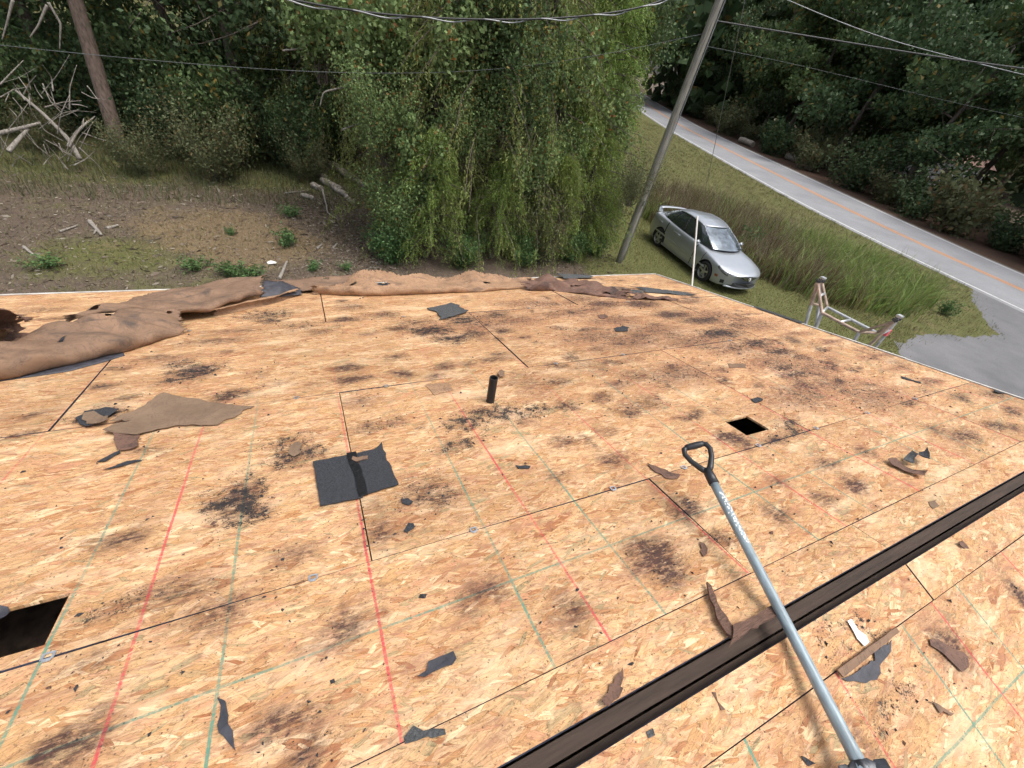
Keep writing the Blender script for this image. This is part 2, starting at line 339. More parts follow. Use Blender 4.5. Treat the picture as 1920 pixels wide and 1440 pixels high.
G_BROWN = leaf_mat('brown_reed_stalk', (.15, .095, .055), .01, (.34, .28, .18), .30)
G_PALE = leaf_mat('pale_dead_stalk', (.33, .28, .20), .01, (.2, .12, .07), .3)
G_LITTER = leaf_mat('leaf_litter', (.21, .165, .125), .01, (.42, .37, .30), .22)
# ---- ground
def make_ground():
    m, t, p = new_mat('ground_soil_and_grass'); b = NB_(t); g = b.geo(); a = b.sep(b.attr('zone')['Color'])
    n1 = b.noise(g, 1.3, 6, .65); n2 = b.noise(g, 14, 5, .7); n3 = b.noise(g, 60, 3, .6)
    dirt = b.mix(b.maprange(n2, .3, .7), (.074, .056, .043, 1), (.150, .116, .088, 1)); dirt = b.mix(b.maprange(n3, .5, .75, 0, .5), dirt, (.27, .215, .165, 1))
    grass = b.mix(b.maprange(n2, .3, .7), (.075, .088, .030, 1), (.155, .150, .060, 1))
    straw = b.mix(b.maprange(n2, .3, .7), (.135, .095, .052, 1), (.25, .185, .11, 1))
    clay = b.mix(b.maprange(n2, .3, .7), (.055, .036, .027, 1), (.115, .070, .050, 1))
    def msk(s, w=.5): return b.maprange(b.math('ADD', s, b.math('MULTIPLY', b.math('SUBTRACT', b.math('ADD', b.math('MULTIPLY', n1, .6), b.math('MULTIPLY', n2, .4)), .5), w * 2)), .35, .65)
    c = b.mix(msk(a[0], .8), dirt, grass); c = b.mix(b.math('MULTIPLY', msk(a[1], 1.1), .85), c, straw); c = b.mix(msk(a[2]), c, clay)
    b.put(p.inputs['Base Color'], c); p.inputs['Roughness'].default_value = .95; p.inputs['Specular IOR Level'].default_value = .15
    b.put(p.inputs['Normal'], b.bump(b.math('ADD', n2, b.math('MULTIPLY', n3, .4)), .6, .05)); return m
GROUND = make_ground()
def make_asphalt(name, c1, c2, sc=1.0):
    m, t, p = new_mat(name); b = NB_(t); g = b.geo()
    n1 = b.noise(g, .5 * sc, 4, .6); n2 = b.noise(g, 22 * sc, 4, .7); n3 = b.noise(g, 120, 2, .6)
    c = b.mix(b.maprange(n1, .3, .7), (*c1, 1), (*c2, 1)); v = b.maprange(b.math('ADD', b.math('MULTIPLY', n2, .5), b.math('MULTIPLY', n3, .5)), .3, .7, .7, 1.3)
    b.put(p.inputs['Base Color'], b.mix(1.0, c, b.comb(v, v, v), 'MULTIPLY')); p.inputs['Roughness'].default_value = .85
    b.put(p.inputs['Normal'], b.bump(n3, .4, .01)); return m
ASPHALT = make_asphalt('worn_asphalt', (.215, .218, .232), (.28, .283, .298))
DRIVE = make_asphalt('gravel_drive', (.115, .116, .122), (.175, .173, .178), 2.0)
def worn_paint(name, c, cover):
    m, t, p = new_mat(name); b = NB_(t); g = b.geo(); n = b.noise(g, 9, 5, .75)
    b.put(p.inputs['Base Color'], b.mix(b.maprange(n, cover, cover + .12), (*c, 1), (.265, .268, .282, 1))); p.inputs['Roughness'].default_value = .7; return m
PAINT_W = worn_paint('worn_white_road_paint', (.66, .66, .65), .54); PAINT_Y = worn_paint('worn_yellow_road_paint', (.56, .25, .085), .58)
# ---- car
def make_paint():
    m, t, p = new_mat('silver_car_paint'); b = NB_(t)
    f = b.noise(b.obj(), 3, 3, .5); b.put(p.inputs['Base Color'], b.mix(f, (.36, .385, .42, 1), (.43, .455, .49, 1)))
    p.inputs['Metallic'].default_value = .55; p.inputs['Roughness'].default_value = .34; p.inputs['Coat Weight'].default_value = .8; p.inputs['Coat Roughness'].default_value = .06; return m
CPAINT = make_paint()
CGLASS = simple('car_window_glass', (.030, .040, .045), .05, var=.3, scale=4, spec=1.0, coat=1.0)
CSCREEN = simple('car_windscreen_glass', (.22, .26, .30), .07, metal=.6, var=.4, scale=3)
CTRIM = simple('car_black_trim', (.018, .018, .02), .5)
CCHROME = simple('car_chrome', (.70, .71, .72), .15, metal=1.0, var=.05)
CRIM = simple('alloy_rim', (.50, .49, .48), .35, metal=.7, var=.12)
CTYRE = simple('tyre_rubber', (.022, .021, .020), .85, var=.2)
CLAMP = simple('headlight_lens', (.30, .31, .31), .10, metal=.3, var=.5, scale=30)
CGRILL = simple('dark_grille_mesh', (.05, .052, .056), .6, var=.4, scale=120)
CAMBER = simple('amber_marker', (.25, .07, .03), .3)
WHITEP = simple('white_plastic', (.78, .78, .74), .5, var=.06)
FARWALL = simple('pale_house_wall', (.66, .66, .68), .7, var=.06)
FARROOF = simple('reddish_house_roof', (.30, .18, .15), .8, var=.15)
#PART2
# ------------------------------------------------------------------ the ground, road and drive
rng = np.random.default_rng(7)
def interp_poly(pts, n):
    P = np.array(pts, float); t = np.concatenate([[0], np.cumsum(np.linalg.norm(np.diff(P, axis=0), axis=1))]); s = np.linspace(0, t[-1], n)
    return np.stack([np.interp(s, t, P[:, i]) for i in range(P.shape[1])], 1)
def smooth_poly(P, it=3):
    P = P.copy()
    for _ in range(it): P[1:-1] = .25 * P[:-2] + .5 * P[1:-1] + .25 * P[2:]
    return P
RL = [(22.0, -40), (24.2, -12), (25.75, 4.5), (26.2, 7.0), (26.65, 11.0), (28.1, 17.0), (30.5, 23.5), (33.0, 30.0), (36.2, 38.5), (41.5, 50), (50, 66), (62, 86)]
RR = [(30.5, -40), (32.4, -12), (34.3, 6.2), (35.0, 9.5), (36.9, 15.0), (39.1, 21.0), (41.4, 27.2), (44.6, 36.0), (49.0, 47.5), (54.5, 58), (63, 74), (75, 94)]
RLp = smooth_poly(interp_poly(RL, 120), 12); RRp = smooth_poly(interp_poly(RR, 120), 12)
def road_x(y): return np.interp(y, RLp[:, 1], RLp[:, 0]), np.interp(y, RRp[:, 1], RRp[:, 0])
DRV = [(14.3, 3.75), (16.0, 4.25), (17.4, 4.30), (19.0, 3.95), (20.0, 3.75), (21.0, 3.75), (21.9, 4.3), (23.0, 5.1), (24.4, 5.9), (26.6, 6.6), (27.6, 4.0), (27.2, -2.0), (26.0, -12.0), (12.0, -12.0), (9.5, -2.0), (11.5, 2.5)]
def in_poly(x, y, P):
    x = np.asarray(x); y = np.asarray(y); r = np.zeros(x.shape, bool); j = len(P) - 1
    for i in range(len(P)):
        xi, yi = P[i]; xj, yj = P[j]
        with np.errstate(divide='ignore', invalid='ignore'):
            c = ((yi > y) != (yj > y)) & (x < (xj - xi) * (y - yi) / ((yj - yi) if yj != yi else 1e-9) + xi)
        r ^= c; j = i
    return r
def ss(a, b, x): t = np.clip((x - a) / (b - a), 0, 1); return t * t * (3 - 2 * t)
def zones(x, y):
    """what covers the ground: grass, straw, red clay (rest is bare soil)"""
    xl, xr = road_x(y)
    grass = ss(6.0, 8.5, x + .25 * (y - 9)) * (1 - ss(0, 1.5, x - xl))
    straw = .30 * ss(13, 17, x) * (x < xl) + .95 * np.exp(-(((x + 1.9) / 2.0) ** 2 + ((y - 11.6) / 1.5) ** 2)) + .75 * np.exp(-(((x + .6) / 1.3) ** 2 + ((y - 10.6) / .8) ** 2))
    grass = np.maximum(grass, .75 * np.exp(-(((x + 3.6) / 1.9) ** 2 + ((y - 10.2) / 1.5) ** 2))); grass = np.maximum(grass, .30 * (x < 6) + 0 * y)
    grass = np.maximum(grass, .65 * np.exp(-(((x + 2.6) / 2.0) ** 2 + ((y - 8.6) / .7) ** 2)))
    grass = np.maximum(grass, .6 * ss(13.0, 15.0, y) * (x < 6))
    clay = .95 * ss(0, .8, x - xr) * (1 - ss(6, 14, x - xr)) + .25 * ss(14, 20, x - xr)
    grass = np.maximum(grass, .8 * ss(.2, .6, x - xr) * (1 - ss(1.0, 2.2, x - xr)))
    return grass, straw, clay
xs = np.concatenate([[-400, -200, -100, -50, -30, -20], np.arange(-14, 60, .5), [62, 66, 72, 80, 95, 120, 180, 260, 400]])
ys = np.concatenate([[-400, -200, -100, -50, -25, -12], np.arange(-6, 56, .5), [58, 62, 70, 80, 95, 120, 180, 260, 400]])
X, Y = np.meshgrid(xs, ys); g_, s_, c_ = zones(X, Y)
nx, ny = len(xs), len(ys); I = np.arange(nx * ny).reshape(ny, nx)
Fg = np.stack([I[:-1, :-1], I[:-1, 1:], I[1:, 1:], I[1:, :-1]], -1).reshape(-1, 4)
me = arr_mesh('ground', np.stack([X, Y, np.full_like(X, GZ)], -1), Fg, GROUND, np.stack([g_, s_, c_], -1).reshape(-1, 3), colname='zone')
tag(obj('ground', me), kind='structure')
def ribbon(A, B, z): 
    n = len(A); V = np.concatenate([np.c_[A, np.full(n, z)], np.c_[B, np.full(n, z)]]); i = np.arange(n - 1)
    return V, np.stack([i, i + n, i + n + 1, i + 1], 1)
V, F = ribbon(RLp, RRp, GZ + .006); road = tag(obj('road', arr_mesh('road', V, F, ASPHALT)), kind='structure')
def lerp(t): return RLp * (1 - t) + RRp * t
for t0, t1, mt, nm in ((.045, .060, PAINT_W, 'edge_line'), (.947, .961, PAINT_W, 'edge_line'), (.475, .495, PAINT_Y, 'centre_line'), (.510, .530, PAINT_Y, 'centre_line')):
    V, F = ribbon(lerp(t0), lerp(t1), GZ + .010); obj(nm, arr_mesh(nm, V, F, mt), road)
def flat_poly(name, P, z, mat, jag=.13, seg=.25):
    P = np.array(P, float); Q = interp_poly(np.vstack([P, P[:1]]), int(np.linalg.norm(np.diff(np.vstack([P, P[:1]]), axis=0), axis=1).sum() / seg))[:-1]
    Q = Q + np.random.default_rng(3).normal(0, jag, Q.shape) * .5
    bm = bmesh.new(); vs = [bm.verts.new((x, y, z)) for x, y in Q]; bm.faces.new(vs); bmesh.ops.triangulate(bm, faces=bm.faces[:])
    for f in bm.faces:
        if f.normal.z < 0: f.normal_flip()
    me = bpy.data.meshes.new(name); bm.to_mesh(me); bm.free(); me.materials.append(mat); return obj(name, me)
tag(flat_poly('driveway', DRV, GZ + .003, DRIVE), kind='structure')

# ------------------------------------------------------------------ the house: roof deck of single boards
house = empty('house', (0, 0, GZ), 0, 'single storey house with its roof stripped to bare wood strand boards', 'house')
HM = Matrix.Translation((0, 0, -GZ))              # children are written in world coordinates
U0, U1, DE = -6.4, 4.56, 4.29
SLOT, STRIP, A_, B_, C_ = .036, .166, .70, 1.92, 3.14
HOLES_F = [(-1.50, -.822, .742, .902), (2.01, 2.205, .79, .938)]
# stains: (x, y in the picture, radius u, radius d, strength, grit, halo)
ST_ = [(560,850,.10,.07,.55,.9,.2),(450,935,.09,.12,.75,1.0,.2),(470,960,.05,.05,.8,.9,0),(540,830,.1,.06,.3,.7,.2),(1230,1040,.10,.085,.85,.35,.7),(1245,1075,.07,.06,.7,.4,.6),(905,1115,.075,.055,.62,.3,.7),(1060,1140,.075,.05,.55,.25,.5),(640,1180,.09,.05,.62,.2,.6),
 (130,1400,.045,.03,.9,.3,.5),(170,1370,.045,.03,.5,.2,.4),(540,1350,.08,.04,.62,.3,.5),(590,1410,.07,.04,.55,.5,.6),(420,1140,.10,.06,.5,.35,.4),(330,1110,.12,.07,.5,.3,.3),(240,1130,.09,.05,.4,.6,.1),(230,1010,.10,.05,.6,.2,.3),(550,1040,.08,.05,.45,.1,.5),
 (150,1250,.07,.03,.4,.3,.4),(710,1000,.08,.05,.5,.4,.4),(800,920,.12,.10,.42,.6,.3),(820,940,.08,.05,.6,.5,.2),(765,945,.04,.02,.7,.2,0),(865,835,.09,.05,.5,.8,.2),(880,790,.14,.08,.4,.9,.2),(930,775,.16,.08,.4,.9,.2),(1000,770,.12,.06,.4,.85,.1),(1060,760,.08,.05,.5,.7,.1),(700,800,.09,.05,.5,.5,.1),(740,790,.08,.05,.4,.6,.1),(905,770,.06,.04,.5,.7,.5),
 (1130,745,.09,.05,.6,.4,.3),(1180,770,.09,.05,.6,.5,.3),(1230,745,.07,.05,.5,.2,.2),(1060,830,.09,.05,.55,.1,.5),(1040,890,.08,.05,.4,.1,.5),(1150,860,.08,.05,.6,.1,.5),(1140,810,.07,.05,.4,.1,.4),(910,820,.05,.03,.4,.1,.5),(1300,778,.08,.05,.65,.4,.2),(1370,825,.09,.05,.85,.3,.5),(1390,830,.08,.05,.6,.3,.5),(1455,825,.10,.035,.7,.85,.2),(1490,810,.10,.05,.4,.9,.1),(1480,790,.09,.05,.5,.8,.3),
 (1555,870,.08,.04,.75,.1,.5),(1600,905,.075,.045,.8,.2,.8),(1465,908,.05,.04,.6,.1,.8),(1465,965,.06,.045,.7,.2,.7),(1355,1010,.06,.04,.55,.6,.3),(1285,950,.06,.05,.75,.5,.3),(1625,845,.06,.04,.6,.1,.4),(1635,945,.03,.025,.6,.1,.2),(1545,935,.06,.04,.5,.1,.6),(1825,815,.09,.05,.5,.1,.4),(1755,805,.08,.04,.5,.1,.5),(1860,795,.10,.04,.6,.4,.2),(1900,800,.10,.04,.6,.4,.3),
 (650,690,.10,.06,.75,.1,.3),(660,712,.12,.05,.75,.1,.3),(745,670,.07,.05,.65,.1,.2),(755,700,.07,.05,.8,.1,.2),(815,705,.08,.05,.6,.1,.3),(830,687,.08,.05,.7,.1,.2),(870,683,.06,.04,.5,.1,.3),(910,675,.08,.05,.5,.1,.3),(940,662,.07,.05,.6,.1,.2),(680,750,.09,.05,.5,.2,.3),(600,620,.10,.07,.4,.5,.2),(560,610,.15,.10,.25,.6,.2),(650,598,.14,.06,.7,.3,.2),(745,615,.10,.06,.7,.2,.3),(690,625,.08,.05,.5,.1,.5),
 (805,620,.18,.10,.75,.9,.1),(850,635,.16,.08,.7,.9,.1),(870,600,.16,.12,.55,.95,.1),(780,605,.15,.1,.4,.6,.1),(890,625,.12,.06,.7,.6,.1),(930,590,.14,.1,.6,.6,.1),(720,590,.14,.1,.5,.5,.1),(660,575,.16,.1,.4,.4,.1),(960,570,.2,.12,.35,.4,.3),(1040,590,.2,.1,.35,.5,.2),(940,620,.08,.04,.7,.2,.2),(1050,615,.12,.06,.5,.2,.5),(1070,670,.08,.05,.6,.1,.3),(1040,685,.09,.05,.6,.1,.3),(1150,680,.12,.05,.65,.3,.2),(1160,645,.1,.05,.55,.6,.1),
 (1120,655,.10,.05,.5,.2,.3),(1200,710,.08,.05,.5,.1,.3),(1260,690,.09,.04,.6,.2,.4),(1160,720,.12,.05,.5,.3,.4),(1200,570,.24,.12,.8,.5,.9),(1130,570,.22,.12,.75,.4,.9),(1260,590,.24,.11,.8,.6,.8),(1320,600,.25,.10,.8,.8,.5),(1350,625,.24,.10,.85,1.0,.4),(1380,610,.2,.1,.5,.6,.5),(1290,565,.25,.08,.5,.3,.6),(1230,610,.12,.06,.5,.4,.4),(1420,645,.16,.09,.85,.8,.3),(1460,660,.16,.08,.8,.7,.4),(1500,670,.12,.06,.6,.4,.3),(1540,655,.08,.05,.75,.2,.2),(1490,640,.09,.05,.7,.2,.3),
 (1515,672,.08,.05,.6,.2,.2),(1560,690,.08,.05,.65,.2,.2),(1470,690,.14,.06,.8,.7,.1),(1490,705,.14,.05,.7,.7,.1),(1575,717,.08,.05,.85,.2,.3),(1585,735,.06,.04,.6,.1,.8),(1630,720,.07,.04,.6,.1,.3),(1555,680,.08,.05,.7,.1,.5),(1600,695,.06,.04,.6,.1,.3),(1695,690,.06,.04,.7,.1,.2),(1740,735,.1,.05,.4,.5,.3),(1800,745,.10,.05,.6,.5,.2),(1710,757,.09,.04,.7,.1,.3),(1640,760,.12,.05,.3,.1,.5),(1860,740,.12,.05,.5,.2,.3),(1900,770,.10,.05,.65,.3,.3),
 (370,695,.13,.10,.85,.9,.1),(340,680,.10,.06,.5,.7,.1),(430,740,.10,.05,.85,.5,.1),(330,715,.10,.05,.6,.7,.1),(195,725,.06,.04,.7,.5,.1),(220,690,.07,.04,.5,.2,.2),(300,672,.14,.05,.5,.1,.5),(400,640,.2,.06,.5,.4,.4),(440,620,.2,.06,.4,.3,.5),(240,745,.07,.04,.6,.1,.2),(65,775,.07,.03,.6,.1,.3),(40,815,.06,.03,.6,.1,.3),(500,590,.2,.12,.4,.8,.1),(510,600,.1,.06,.6,.7,.1),(90,580,.15,.08,.4,.2,.2),(30,550,.2,.06,.4,.2,.3),(190,775,.09,.06,.75,.9,.1),(280,845,.06,.03,.6,.3,.1),(420,660,.1,.05,.5,.2,.4),
 (1110,580,.2,.06,.5,.4,.6),(1490,625,.15,.05,.4,.3,.8),(1560,640,.2,.04,.5,.1,.9),(1640,668,.2,.04,.5,.1,.9),(1680,690,.15,.04,.3,.1,.8),(1745,715,.15,.05,.5,.1,.9),(1400,590,.2,.05,.5,.4,.6),(1390,600,.15,.06,.5,.6,.5),(830,735,.10,.05,.2,.1,.5),(480,700,.1,.06,.3,.2,.3),(520,720,.1,.05,.3,.3,.2),(590,720,.08,.04,.3,.1,.4),(960,720,.08,.05,.35,.2,.5)]
ST_ += [(x, y, .34, .16, .34, .55, .85) for x, y in ((1010,570),(1080,585),(1150,600),(1230,620),(1300,640),(1380,650),(1450,680),(1520,690),(1180,640),(1110,630),(1340,590),(1420,610),(1560,720),(1640,740),(1500,740),(1280,700),(960,600),(900,610))]
SB_ = [(1905,1110,.06,.05,.9,.2,.6),(1640,1180,.06,.05,.1,.45,.2),(1780,1215,.10,.06,.6,.2,.6),(1620,1390,.03,.06,.5,.1,.5),(1650,1330,.06,.05,.2,.6,.1),(1550,1190,.09,.06,.0,.6,.1),(1600,1160,.04,.03,.1,.8,.1),(1700,1300,.08,.05,.1,.5,.1),(1860,1050,.05,.04,.3,.2,.2),(1560,1230,.06,.03,.0,.55,.1),(1160,1420,.05,.04,.1,.3,.2)]
BF = np.array([(*us(x, y), a, b, s, g, h) for x, y, a, b, s, g, h in ST_])
BB = np.array([(-ub(x, y)[0], ub(x, y)[1], a, b, s, g, h) for x, y, a, b, s, g, h in SB_])
_r = np.random.default_rng(11)
def rand_blobs(n, x0, x1, d0, d1):
    return np.stack([_r.uniform(x0, x1, n), _r.uniform(d0, d1, n), _r.gamma(2.2, .026, n).clip(.015, .14), _r.gamma(2.2, .020, n).clip(.012, .09), _r.uniform(.25, .75, n), _r.uniform(0, .35, n), _r.uniform(0, .6, n)], 1)
_w = rand_blobs(34, .6, U1, 1.2, DE); _w[:, 2:4] *= 2.0; _w[:, 4] *= .6; BF = np.concatenate([BF, _w, rand_blobs(90, U0, U1, .3, DE), rand_blobs(150, 1.0, U1, 1.0, DE)]); BB = np.concatenate([BB, rand_blobs(160, -U1, -U0, .6, DE)])
def blob_field(x, y, BL):
    out = np.zeros((3,) + x.shape)
    for u, d, a, b_, s, g, h in BL:
        e = np.exp(-.5 * (((x - u) / (a * .72)) ** 2 + ((y - d) / (b_ * .72)) ** 2))
        out[0] = np.maximum(out[0], s * e)
        e2 = np.exp(-.5 * (((x - u) / (a * 1.1)) ** 2 + ((y - d) / (b_ * 1.1)) ** 2))
        out[1] = np.maximum(out[1], g * e2); out[2] = np.maximum(out[2], h * e2)
    return out
def sheet(x0, x1, y0, y1, frame, blobs, holes=(), gap=.0022, gy=.0021):
    x0 += gap; x1 -= gap; y0 += gy; y1 -= gy; st = .03
    def axis(a, b, cuts):
        c = sorted([a] + [q for q in cuts if a < q < b] + [b]); o = []
        for i in range(len(c) - 1): o += list(np.linspace(c[i], c[i + 1], max(2, int((c[i + 1] - c[i]) / st) + 1)))[:-1]
        return np.array(o + [b])
    H = [h for h in holes if h[1] > x0 and h[0] < x1 and h[3] > y0 and h[2] < y1]
    gx = axis(x0, x1, [q for h in H for q in h[:2]]); gy_ = axis(y0, y1, [q for h in H for q in h[2:]])
    X, Y = np.meshgrid(gx, gy_); n, m = len(gx), len(gy_)
    near = blobs[(blobs[:, 0] > x0 - .6) & (blobs[:, 0] < x1 + .6) & (blobs[:, 1] > y0 - .6) & (blobs[:, 1] < y1 + .6)]
    wx = np.array([[mnoise.noise(Vector((a * 9, c * 9, 1.7))) * .055 + mnoise.noise(Vector((a * 23, c * 23, 5.1))) * .022, mnoise.noise(Vector((a * 9, c * 9, 8.3))) * .045 + mnoise.noise(Vector((a * 23, c * 23, 2.9))) * .02] for a, c in zip(X.ravel(), Y.ravel())]).reshape(X.shape + (2,))
    bf = blob_field(X + wx[..., 0], Y + wx[..., 1], near)
    edge = np.minimum(np.minimum(X - x0, x1 - X), np.minimum(Y - y0, y1 - Y))
    Z = .0025 * np.sin(X * 3.1 + y0 * 7) * np.sin(Y * 4.3 + x0) - .0010 * np.exp(-edge / .012)
    I = np.arange(n * m).reshape(m, n)
    keep = np.ones((m - 1, n - 1), bool); cx = (gx[1:] + gx[:-1]) / 2; cy = (gy_[1:] + gy_[:-1]) / 2
    for h in H: keep &= ~((cx[None] > h[0]) & (cx[None] < h[1]) & (cy[:, None] > h[2]) & (cy[:, None] < h[3]))
    Ft = np.stack([I[:-1, :-1], I[:-1, 1:], I[1:, 1:], I[1:, :-1]], -1)[keep]
    E = np.concatenate([Ft[:, [0, 1]], Ft[:, [1, 2]], Ft[:, [2, 3]], Ft[:, [3, 0]]]); key = np.sort(E, 1); _, inv, cnt = np.unique(key, axis=0, return_inverse=True, return_counts=True)
    bd = E[cnt[inv.ravel()] == 1]
    V = np.stack([X, Y, Z], -1).reshape(-1, 3); N0 = len(V); V2 = V.copy(); V2[:, 2] -= .0115
    Fs = np.stack([bd[:, 1], bd[:, 0], bd[:, 0] + N0, bd[:, 1] + N0], 1); Fb = Ft[:, ::-1] + N0
    c = np.concatenate([bf.reshape(3, -1).T] * 2)
    hole_side = np.zeros(len(bd), bool)
    mid = (V[bd[:, 0]] + V[bd[:, 1]]) / 2
    for h in H: hole_side |= (mid[:, 0] > h[0] - .002) & (mid[:, 0] < h[1] + .002) & (mid[:, 1] > h[2] - .002) & (mid[:, 1] < h[3] + .002) & (mid[:, 0] > x0 + .01) & (mid[:, 1] > y0 + .01)
    fm = np.concatenate([np.zeros(len(Ft), int), np.where(hole_side, 0, 1), np.ones(len(Fb), int)])
    me = arr_mesh('osb_sheet', np.concatenate([V, V2]), np.concatenate([Ft, Fs, Fb]), [OSB, OSB_EDGE], c, fm, colname='stain')
    return obj('osb_sheet', me, house, HM @ frame)
rows = [(STRIP, A_, 1.22), (A_, B_, 0.0), (B_, C_, 1.22), (C_, DE, 0.0)]
for d0, d1, ph in rows:
    js = sorted({U0, U1} | {ph + 2.44 * k for k in range(-4, 4) if U0 + .1 < ph + 2.44 * k < U1 - .1})
    for a, b_ in zip(js[:-1], js[1:]): sheet(a, b_, d0, d1, MF, BF, HOLES_F, gap=.0022 if d0 < 1 else .0045)
js = [U0, -3.02, -.58, 1.855, U1]
for a, b_ in zip(js[:-1], js[1:]): sheet(a, b_, SLOT, STRIP, MF, BF, gap=.0018, gy=.0008)
for d0, d1, ph in [(STRIP, 1.386, 0.42), (1.386, 2.606, 1.64), (2.606, DE, .42)]:
    js = sorted({-U1, -U0} | {-(ph + 2.44 * k) for k in range(-4, 4) if U0 + .1 < ph + 2.44 * k < U1 - .1})
    for a, b_ in zip(js[:-1], js[1:]): sheet(a, b_, d0, d1, MBK, BB)
js = [-U1, -1.86, .58, 3.02, -U0]
for a, b_ in zip(js[:-1], js[1:]): sheet(a, b_, SLOT, STRIP, MBK, BB, gap=.0018, gy=.0008)
# ridge board seen in the slot, rafters under the deck, attic floor, walls
mb = MB(); mb.box(((U0 + U1) / 2, .009, -.052 - .07), (U1 - U0 - .1, .038, .14)); mb.build('ridge_board', RIDGE_WOOD, house, mw=HM)
mb = MB(); mb.box(((U0 + U1) / 2, -.0265, -.075 - .05), (U1 - U0 - .1, .020, .10)); mb.build('ridge_board', RIDGE_WOOD, house, mw=HM)
rmesh = None
for k in range(-10, 8):
    u = k * .6096
    if not U0 + .05 < u < U1 - .05: continue
    for sgn, fr in ((1, rw), (-1, bw)):
        mb = MB(); a = fr(u, .06, -.0165 - .045); b2 = fr(u, DE - .05, -.0165 - .045); mb.bar(a, b2, .038, .089, up=(fr(0, 0, 1))); mb.build('rafter', ATTIC, house, mw=HM)
mb = MB(); mb.box(((U0 + U1) / 2, 0, -1.20), (U1 - U0 - .5, DE * 2 * CT - .6, .03)); mb.build('attic_floor', ATTIC_FLOOR, house, mw=HM)
mb = MB(); yw = DE * CT - .32; xw0, xw1 = U0 + .22, U1 - .22; zt = -DE * ST - .03
for y in (-yw, yw): mb.box(((xw0 + xw1) / 2, y, (GZ + zt) / 2), (xw1 - xw0, .12, zt - GZ))
for x in (xw0, xw1):
    mb.add([(x - .06, -yw, GZ), (x - .06, yw, GZ), (x - .06, yw, zt), (x - .06, 0, -.16), (x - .06, -yw, zt), (x + .06, -yw, GZ), (x + .06, yw, GZ), (x + .06, yw, zt), (x + .06, 0, -.16), (x + .06, -yw, zt)],
           [(0,1,2,3,4), (9,8,7,6,5), (0,5,6,1), (1,6,7,2), (2,7,8,3), (3,8,9,4), (4,9,5,0)])
mb.build('wall', SIDING, house, mw=HM)
# white drip edge in lengths along the eave and the rake
def trim(a, b_, nm='drip_edge', up=NF, w=.024):
    a = np.array(a); b_ = np.array(b_); mb = MB(); mb.bar(a, b_, w, .004, up=up); x = (b_ - a) / np.linalg.norm(b_ - a); y = np.cross(up, x)
    mb.bar(a + y * 0 - np.array(up) * .05, b_ - np.array(up) * .05, .010, .095, up=up); return mb.build(nm, WHITE_TRIM, house, mw=HM)
ue = [U0, -3.4, -.35, 2.7, U1 + .012]
for a, b_ in zip(ue[:-1], ue[1:]): trim(rw(a + .001, DE + .006, .004), rw(b_ - .001, DE + .006, .004))
de = [.0, 1.15, 2.3, 3.45, DE - .012]
for i, (a, b_) in enumerate(zip(de[:-1], de[1:])): trim(rw(U1 + .006, a + .001, .006 + .003 * (i % 2)), rw(U1 + .006, b_ - .001, .005), w=.02)
for sg in (1,):
    trim(bw(U1 + .006, .02, .005), bw(U1 + .006, DE, .005), up=NB)
mb = MB(); mb.bar(rw(U0, DE - .03, -.085), rw(U1, DE - .03, -.085), .02, .13, up=NF); mb.build('fascia_board', WHITE_TRIM, house, mw=HM)
mb = MB(); mb.bar(rw(U1 - .03, .0, -.085), rw(U1 - .03, DE - .05, -.085), .02, .13, up=NF); mb.build('fascia_board', WHITE_TRIM, house, mw=HM)
# metal panel clips bridging the long joints
def clip_mesh():
    mb = MB()
    for x in (-.0105, .0105): mb.box((x, .002, .003), (.006, .019, .0015))
    mb.box((0, .0105, .0026), (.016, .005, .0015)); mb.box((0, -.009, .0026), (.018, .009, .0015)); return mb
cm = None
for d, us_ in ((A_, [-2.35, -1.7, -.80, -.18, .365, 1.015, 1.44, 1.985, 2.50, 3.05, 3.66]), (B_, [-2.6, -1.42, -.22, .26, 1.44, 2.05, 3.26]), (C_, [-1.5, -.9, .62, 1.85, 3.1])):
    for u in us_:
        if cm is None: c0 = clip_mesh().build('panel_clip', CLIP, house); cm = c0.data
        else: c0 = obj('panel_clip', cm, house)
        c0.matrix_local = HM @ MF @ Matrix.Translation((u, d, .001)) @ Matrix.Rotation(rng.normal(0, .08), 4, 'Z')
#PART3
# ------------------------------------------------------------------ things on the roof
# plumbing vent pipe
u, d = us(919, 753); vp = empty('vent_pipe', rw(u, d), 0, 'black plastic vent pipe standing out of the bare boards', 'pipe')
top = atY(926, 708, rw(u, d)[1] + .01); L = float(np.linalg.norm(top - rw(u, d)))
mb = MB(); n = 24; o_ = []; R_ = .024
for (r, z) in ((R_, -.12), (R_, L), (R_ * .82, L), (R_ * .82, -.1)): o_.append([(r * math.cos(2*math.pi*j/n), r * math.sin(2*math.pi*j/n), z) for j in range(n)])
mb.add([p for r in o_ for p in r], [(i*n+j, i*n+(j+1) % n, (i+1)*n+(j+1) % n, (i+1)*n+j) for i in range(3) for j in range(n)])
tdir = Vector(top - rw(u, d)); po = mb.build('pipe_wall', PIPE, vp, smooth=False); po.matrix_local = tdir.to_track_quat('Z', 'Y').to_matrix().to_4x4()

